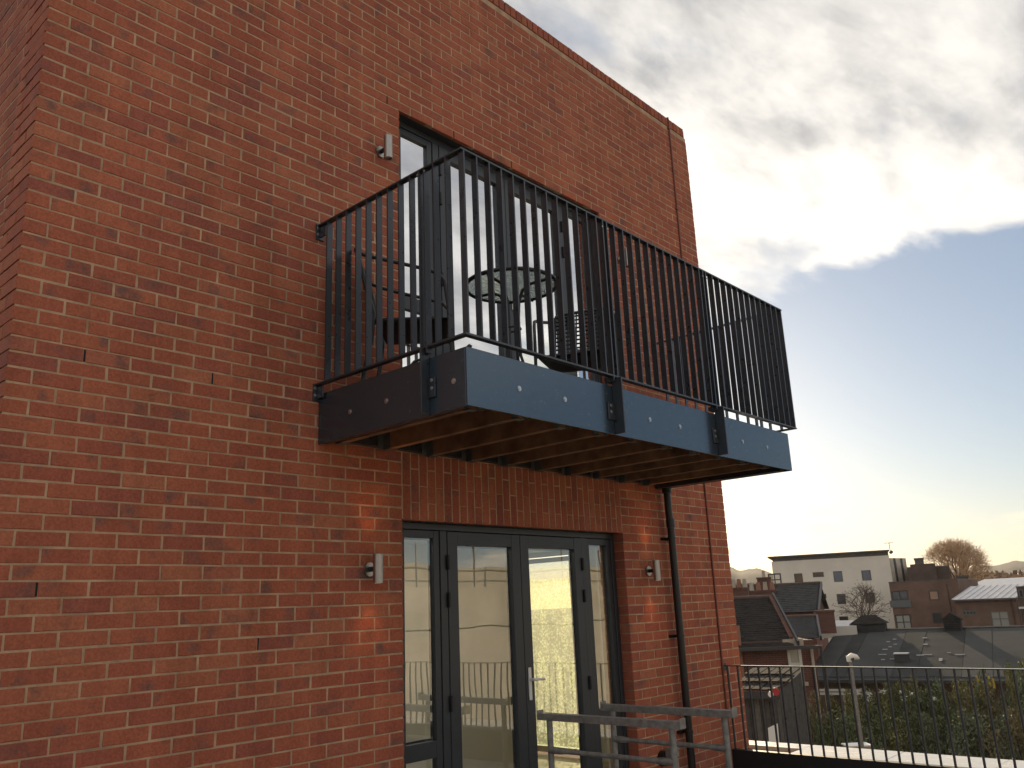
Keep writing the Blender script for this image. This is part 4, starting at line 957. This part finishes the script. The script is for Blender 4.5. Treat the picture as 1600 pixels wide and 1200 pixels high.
# --- lamp post
p0 = at(1329, 1036, 23.5)
lp = thing('lamp_post', 'slim pale lamp post with a hooded head rising behind the railing', 'lamp post', (p0.x, p0.y, GZ), -YAW, local=True)
hh = p0.z - GZ
obj('pole', MB().tube([(0,0,0), (0,0,hh*.5), (0,0,hh + .03)], [.055, .05, .042], 12), M['galv'], lp)
obj('head', MB().tube([(-.03, 0, hh + .03), (-.02, -.005, hh + .12), (.05, -.01, hh + .155), (.16, -.015, hh + .13), (.22, -.02, hh + .09)], [.055, .085, .085, .065, .02], 12), M['white'], lp)
obj('lens', MB().cyl((.03, -.088, hh + .10), (.03, -.07, hh + .10), .045, 12), M['wdark'], lp)
p = at(1340, 1172, 24); eb = thing('equipment_box', 'low pale box at the foot of the lamp post', 'box', (p.x, p.y, GZ), -YAW, local=True)
obj('body', MB().box(-.28, .28, -.2, .2, 0, p.z - GZ + .10), M['stone'], eb, .01); obj('lid', MB().box(-.31, .31, -.23, .23, p.z - GZ + .102, p.z - GZ + .14), M['white'], eb, .01)

# --- garden: hedge and shrubs below the railing
def leafmat(name, c, c2):
    m = mat(name, c, .65, nscale=0); t = m.node_tree; L = t.links; p = t.nodes['Principled BSDF']
    g = t.nodes.new('ShaderNodeNewGeometry'); r = t.nodes.new('ShaderNodeValToRGB'); L.new(g.outputs['Random Per Island'], r.inputs[0])
    r.color_ramp.elements[0].color = (*c, 1); r.color_ramp.elements[1].color = (*c2, 1); L.new(r.outputs[0], p.inputs['Base Color'])
    p.inputs['Subsurface Weight'].default_value = 0
    return m
LM = [leafmat('dark_leaf', (.060,.080,.030), (.135,.155,.058)), leafmat('olive_leaf', (.13,.13,.042), (.24,.22,.072)), leafmat('grey_green_leaf', (.095,.118,.070), (.175,.195,.105)), leafmat('rusty_leaf', (.12,.10,.045), (.20,.165,.07)), leafmat('yellow_leaf', (.55,.36,.03), (.75,.55,.07))]
def foliage(r, n, rx, ry, h, ls, clumps=9):
    mb = MB(); cs = [(Vector((r.gauss(0, .42)*rx, r.gauss(0, .42)*ry, h*r.uniform(.25, .92))), r.uniform(.22, .5)) for _ in range(clumps)]
    for _ in range(n):
        c, s = r.choice(cs)
        d = Vector((r.gauss(0,1), r.gauss(0,1), r.gauss(0,1))).normalized() * (r.random()**.4) * s * h * .62
        p = c + d; p.z = max(.03, p.z)
        a = Vector((r.gauss(0,1), r.gauss(0,1), r.gauss(0,.7))).normalized(); b = a.cross(Vector((r.gauss(0,1), r.gauss(0,1), r.gauss(0,1)))).normalized()
        l = ls * r.uniform(.6, 1.4)
        mb.add([p - a*l, p + b*l*.45, p + a*l, p - b*l*.45], [(0,1,2,3)])
    return mb
fr_ = random.Random(3)
shr = []
for v in range(6):
    me = foliage(fr_, 2600, 1.1, 1.1, 1.0, .038, 16).mesh('foliage'); shr.append(me)
yl = MB()
for q in foliage(fr_, 420, .5, .5, .30, .05, 6).v: yl.v.append(q + Vector((0, 0, .72)))
yl.f = [(4*i, 4*i+1, 4*i+2, 4*i+3) for i in range(len(yl.v)//4)]; yl.sm = [False]*len(yl.f); yl = yl.mesh('foliage')
stem = MB()
for _ in range(7): a = fr_.uniform(0, 6.28); stem.tube([(0,0,0), (cos(a)*.15, sin(a)*.15, .35), (cos(a)*.5, sin(a)*.5, .8)], [.03, .02, .006], 5)
stem = stem.mesh('stem'); M['bark'] = mat('bark', (.07,.05,.035), .9); stem.materials.append(M['bark'])
kinds = ['dark green', 'olive green', 'grey green', 'rusty brown', 'bright yellow']
shm = {}
def shrub(px, py, d, w_, h_, k, label, v):
    p = at(px, py, d); o = thing('shrub', label, 'shrub', (p.x, p.y, GZ), fr_.uniform(0, 6), 'shrubs in the garden below the railing', local=True)
    if (k, v) not in shm: me = (yl if k == 4 else shr[v]).copy(); me.materials.append(LM[k]); shm[(k, v)] = me
    a = obj('foliage', shm[(k, v)], None, o); b = obj('stem', stem, None, o)
    hz = h_ if h_ else p.z - GZ
    a.scale = b.scale = (w_, w_, hz)
spots = [(1262,1098,32,1.2,3,'reddish twiggy shrub under the old house window'), (1240,1108,30.5,1.0,0,'dark green shrub beside the shed corner'), (1275,1110,31,1.3,0,'dark green bush right of the shed under the house wall'),
 (1320,1090,39,1.3,1,'olive bush behind the lamp post'), (1366,1072,41,1.1,1,'olive bush with pale flowers left in the hedge'), (1395,1078,40,1.2,0,'dark bush at the hall wall, left of the tall conifer'), (1418,1066,42,1.0,1,'light olive bush against the hall wall'), (1447,1080,40,1.5,0,'broad dark bush in the middle of the hedge'),
 (1478,1072,41,1.2,2,'grey green bush in the middle of the hedge'), (1500,1068,41,1.1,1,'olive bush left of the yellow one'), (1537,1058,40,.75,4,'bright yellow leaved bush at the hall eaves'), (1560,1078,38,1.2,3,'rusty brown bush right of the yellow one'), (1592,1052,37,1.3,2,'tall grey green bush at the right edge'), (1612,1045,38,1.2,1,'tall olive bush cut by the right edge'),
 (1300,1120,34,1.3,2,'grey green bush left of the lamp post'), (1350,1115,36,1.3,0,'dark bush right of the lamp post'), (1385,1118,36,1.2,1,'low olive bush in the front row'), (1425,1122,36,1.3,0,'low dark bush in the front row'), (1465,1125,36,1.2,2,'low grey green bush in the front row'), (1508,1122,36,1.3,0,'dark bush in the front row, right half'), (1548,1118,35,1.2,2,'grey green bush in the front row at right'), (1585,1112,35,1.2,3,'rusty bush in the front row at the right edge'), (1532,1095,38,1.0,0,'dark bush under the yellow one')]
for i, (px, py, d, w_, k, lb) in enumerate(spots): shrub(px, py, d, w_, 0, k, lb, i % 6)
gc = foliage(fr_, 9000, 9, 3.5, .55, .09, 60)
p = at(1420, 1150, 38); o = obj('undergrowth', gc, LM[1], kind='stuff'); o.location = (p.x, p.y, GZ); o.rotation_euler = (0, 0, f.th.rotation_euler.z)
fl = foliage(fr_, 260, 2.0, .6, .5, .035, 12); p = at(1385, 1090, 38.5); o = obj('white_flowers', fl, M['white'], kind='stuff'); o.location = (p.x, p.y, p.z - .2); o.rotation_euler = (0, 0, f.th.rotation_euler.z)
pa, pb = at(1330, 1176, 40), at(1640, 1196, 37)
BE = Front(pa, pb, 'garden_wall', 'low brown timber edged bed along the front of the shrubs', 'wall')
for i in range(9): obj('board', MB().box(BE.w*i/9 + .01, BE.w*(i+1)/9 - .01, 0, .08, 0, .55 + .03*(i % 2)), M['timber'] if i % 3 else M['timber2'], BE.th)
pa, pb = at(1262, 1075, 44.6), at(1345, 1078, 44.3)
WH = Front(pa, pb, 'white_fence', 'low white board fence in front of the hall wall', 'fence')
z0_ = at(1300, 1086, 44.4).z - GZ; z1_ = at(1300, 1076, 44.4).z - GZ
for k_ in range(2): obj('board', MB().box(0, WH.w, -.02, .02, z0_ + (z1_-z0_)*k_*.55, z0_ + (z1_-z0_)*(k_*.55 + .38)), M['wwhite'], WH.th)
for k_ in range(4): obj('post', MB().box(WH.w*k_/3 - .05, WH.w*k_/3 + .05, .021, .09, 0, z1_ + .02), M['stone'], WH.th)

# --- trees
def bare_tree(name, label, p, zc, rx, rz, seed, counts, rads, mtr, mtw, leaves=None, nleaf=0, fork=.35):
    """trunk, limbs and twigs reaching for points spread through an ellipsoid crown centred at height zc"""
    r = random.Random(seed); t = thing(name, label, 'tree', (p.x, p.y, GZ), 0, None, local=True)
    tr, tw, lf = MB(), MB(), MB(); tips = []
    base = Vector((0, 0, max(.3, zc - rz*fork - rz*.45)))
    tr.tube([(0,0,0), base*.5 + Vector((.05*rx*r.uniform(-1,1), 0, 0)), base], [rads[0]*1.4, rads[0]*1.1, rads[0]], 7, False)
    cen = Vector((0, 0, zc))
    def link(mb, a, b, ra, rb, sag, n=3, sides=4):
        L = (b - a).length; pts = []
        for i in range(n + 1):
            q = a.lerp(b, i/n); f = sin(pi*i/n)
            pts.append(q + Vector((r.gauss(0,.035)*L*f, r.gauss(0,.035)*L*f, sag*L*f)))
        mb.tube(pts, [ra + (rb - ra)*i/n for i in range(n + 1)], sides, False); return pts
    def dirn():
        while True:
            d = Vector((r.gauss(0,1), r.gauss(0,1), r.gauss(.35,.8)))
            d.normalize()
            if d.z > -.45: return d
    for i in range(counts[0]):
        d = dirn(); a1 = cen + Vector((d.x*rx, d.y*rx, d.z*rz))*r.uniform(.42, .6)
        l1 = link(tr, base, a1, rads[1], rads[2], .06, 4, 5)
        for j in range(counts[1]):
            d2 = (d*1.1 + dirn()*.85).normalized(); a2 = cen + Vector((d2.x*rx, d2.y*rx, d2.z*rz))*r.uniform(.68, .86)
            l2 = link(tw, l1[r.choice((2, 3, 4))], a2, rads[2]*.9, rads[3], .07, 3, 4)
            for k in range(counts[2]):
                d3 = (d2*1.5 + dirn()*.7).normalized(); a3 = cen + Vector((d3.x*rx, d3.y*rx, d3.z*rz))*r.uniform(.84, 1.02)
                l3 = link(tw, l2[r.choice((1, 2, 3))], a3, rads[3], rads[4], .06, 2, 3); tips.append(a3)
                for q in range(counts[3]):
                    e = l3[1] + Vector((r.gauss(0,.11)*rx, r.gauss(0,.11)*rx, abs(r.gauss(0,.12))*rz)); tw.tube([l3[1], e], [rads[4], rads[4]*.7], 3, False); tips.append(e)
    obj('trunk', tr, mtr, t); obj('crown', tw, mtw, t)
    if leaves:
        for _ in range(nleaf):
            c = r.choice(tips) + Vector((r.gauss(0,.12), r.gauss(0,.12), r.gauss(0,.12)))
            if c.z > zc + rz*.35 and r.random() < .85: continue
            a = Vector((r.gauss(0,1), r.gauss(0,1), r.gauss(0,1))).normalized(); b = a.orthogonal().normalized(); l = .075
            lf.add([c - a*l, c + b*l*.6, c + a*l, c - b*l*.6], [(0,1,2,3)])
        obj('leaves', lf, leaves, t)
    return t
M['twig'] = mat('backlit_glow_twig', (.55,.36,.21), .8); M['twigd'] = mat('dark_twig', (.085,.06,.045), .9)  # the big crown's backlit glow is put into its pale twig colour
p = at(1494, 890, 130)
bare_tree('bare_tree', 'big round bare tree with backlit glow put into its twig colour behind the flats', p, p.z - GZ - .3, 4.7, 4.5, 5, (16, 8, 7, 2), (.30, .13, .055, .024, .013), M['twigd'], M['twig'])
p = at(1347, 952, 72)
bare_tree('small_tree', 'small nearly bare tree with a few russet leaves before the cream block', p, p.z - GZ, 2.25, 1.95, 11, (8, 5, 4, 1), (.11, .05, .024, .013, .008), M['twigd'], M['twigd'], leafmat('russet_leaf', (.12,.05,.028), (.22,.10,.05)), 420)

# --- far treeline and hills
TL = MB(); r = random.Random(21)
for _ in range(5200):
    a = r.random(); px = 1500 + 190*a; d = r.uniform(190, 330); b = at(px, 905, d)
    hgt = (3.2 + 2.2*sin(px*.11) + 1.5*sin(px*.31 + 1)) * d/240
    c = Vector((b.x + r.gauss(0, 3), b.y + r.gauss(0, 3), at(px, 917, d).z + (2.6 + .9*sin(px*.11) + .7*sin(px*.31 + 1))*d/240*(r.random()**.8)*.8))
    u1 = Vector((r.gauss(0,1), r.gauss(0,1), r.gauss(0,1))).normalized(); u2 = u1.orthogonal().normalized(); l = r.uniform(.5, 1.3)
    TL.add([c - u1*l, c + u2*l*.7, c + u1*l, c - u2*l*.7], [(0,1,2,3)])
for _ in range(2200):
    px = r.uniform(1120, 1215); d = r.uniform(150, 420); b = at(px, 925, d); c = Vector((b.x, b.y, b.z + (r.random()**.8)*(10*d/1322)))
    u1 = Vector((r.gauss(0,1), r.gauss(0,1), r.gauss(0,1))).normalized(); u2 = u1.orthogonal().normalized(); l = r.uniform(.4, .9)*d/240
    TL.add([c - u1*l, c + u2*l*.7, c + u1*l, c - u2*l*.7], [(0,1,2,3)])
obj('autumn_treeline', TL, leafmat('autumn_leaf', (.15,.072,.035), (.27,.14,.06)), kind='stuff')
M['hillm'] = mat('wooded_hill', (.075,.060,.045), .95, nscale=.02, namt=.4)
def hill(name, d, pxs, prof, depth):
    mb = MB(); n = len(pxs); vs = []
    for px, py in zip(pxs, prof):
        t_ = at(px, py, d); b = at(px, 930, d*.75); k = at(px, 930, d + depth)
        vs += [(b.x, b.y, GZ - 1), ((b.x*.45 + t_.x*.55), (b.y*.45 + t_.y*.55), GZ + (t_.z - GZ)*.7), tuple(t_), (k.x, k.y, GZ - 1)]
    fs = [(4*i+j, 4*i+4+j, 4*i+5+j, 4*i+1+j) for i in range(n-1) for j in range(3)]
    obj(name, mb.add(vs, fs, True), M['hillm'], kind='structure')
hr = random.Random(4)
pxs = list(range(960, 1330, 6)); hill('hill', 900, pxs, [892 + 6*sin(x*.021) + 3*sin(x*.11) + hr.uniform(-1.2, 1.2) + max(0, (x-1190)*.06) for x in pxs], 500)
pxs = list(range(1300, 1900, 6)); hill('hill', 1500, pxs, [887 - 8*min(1, max(0, (x-1480)/110)) + 3*sin(x*.03) + 1.5*sin(x*.13) + hr.uniform(-.8, .8) for x in pxs], 700)

# --- the neighbour behind the terrace, seen only in the window glass
NB = thing('scaffolded_building', 'pale building with sheeted scaffold facing the terrace, mirrored in the glass', 'building', (4, -9.2, GZ))
M['sheet'] = mat('scaffold_sheeting', (.58,.53,.44), .8, nscale=.8, namt=.25)
zt_ = 1.25
obj('wall', MB().box(-3, 26, -14, -9.2, GZ, zt_), M['sheet'], NB)
for i in range(15):
    x = -3 + i*2.05; obj('standard', MB().cyl((x, -8.6, GZ), (x, -8.6, zt_ + .55), .03, 6), M['galv'], NB)
for k in range(5):
    z = GZ + 1.9 + k*1.75; obj('lift', MB().box(-3, 26, -9.15, -8.65, z - .04, z).cyl((-3, -8.55, z + .55), (26, -8.55, z + .55), .025, 6), M['timber2'], NB)
obj('sheeting', MB().box(-3, 26, -8.52, -8.50, GZ, -.50).box(-3, 26, -8.52, -8.50, -.46, zt_ - .62), M['sheet'], NB)

# ------------------------------------------------------------------ the damp evening air
hz = bpy.data.materials.new('haze'); hz.use_nodes = True; t = hz.node_tree; t.nodes.remove(t.nodes['Principled BSDF'])
pv_ = t.nodes.new('ShaderNodeVolumePrincipled'); pv_.inputs['Color'].default_value = (.99, .97, .94, 1); pv_.inputs['Density'].default_value = .00014; pv_.inputs['Anisotropy'].default_value = .3
t.links.new(pv_.outputs[0], t.nodes['Material Output'].inputs['Volume'])
obj('haze', MB().box(-305, 2705, -305, 1905, GZ - 1, 90), hz, kind='stuff')
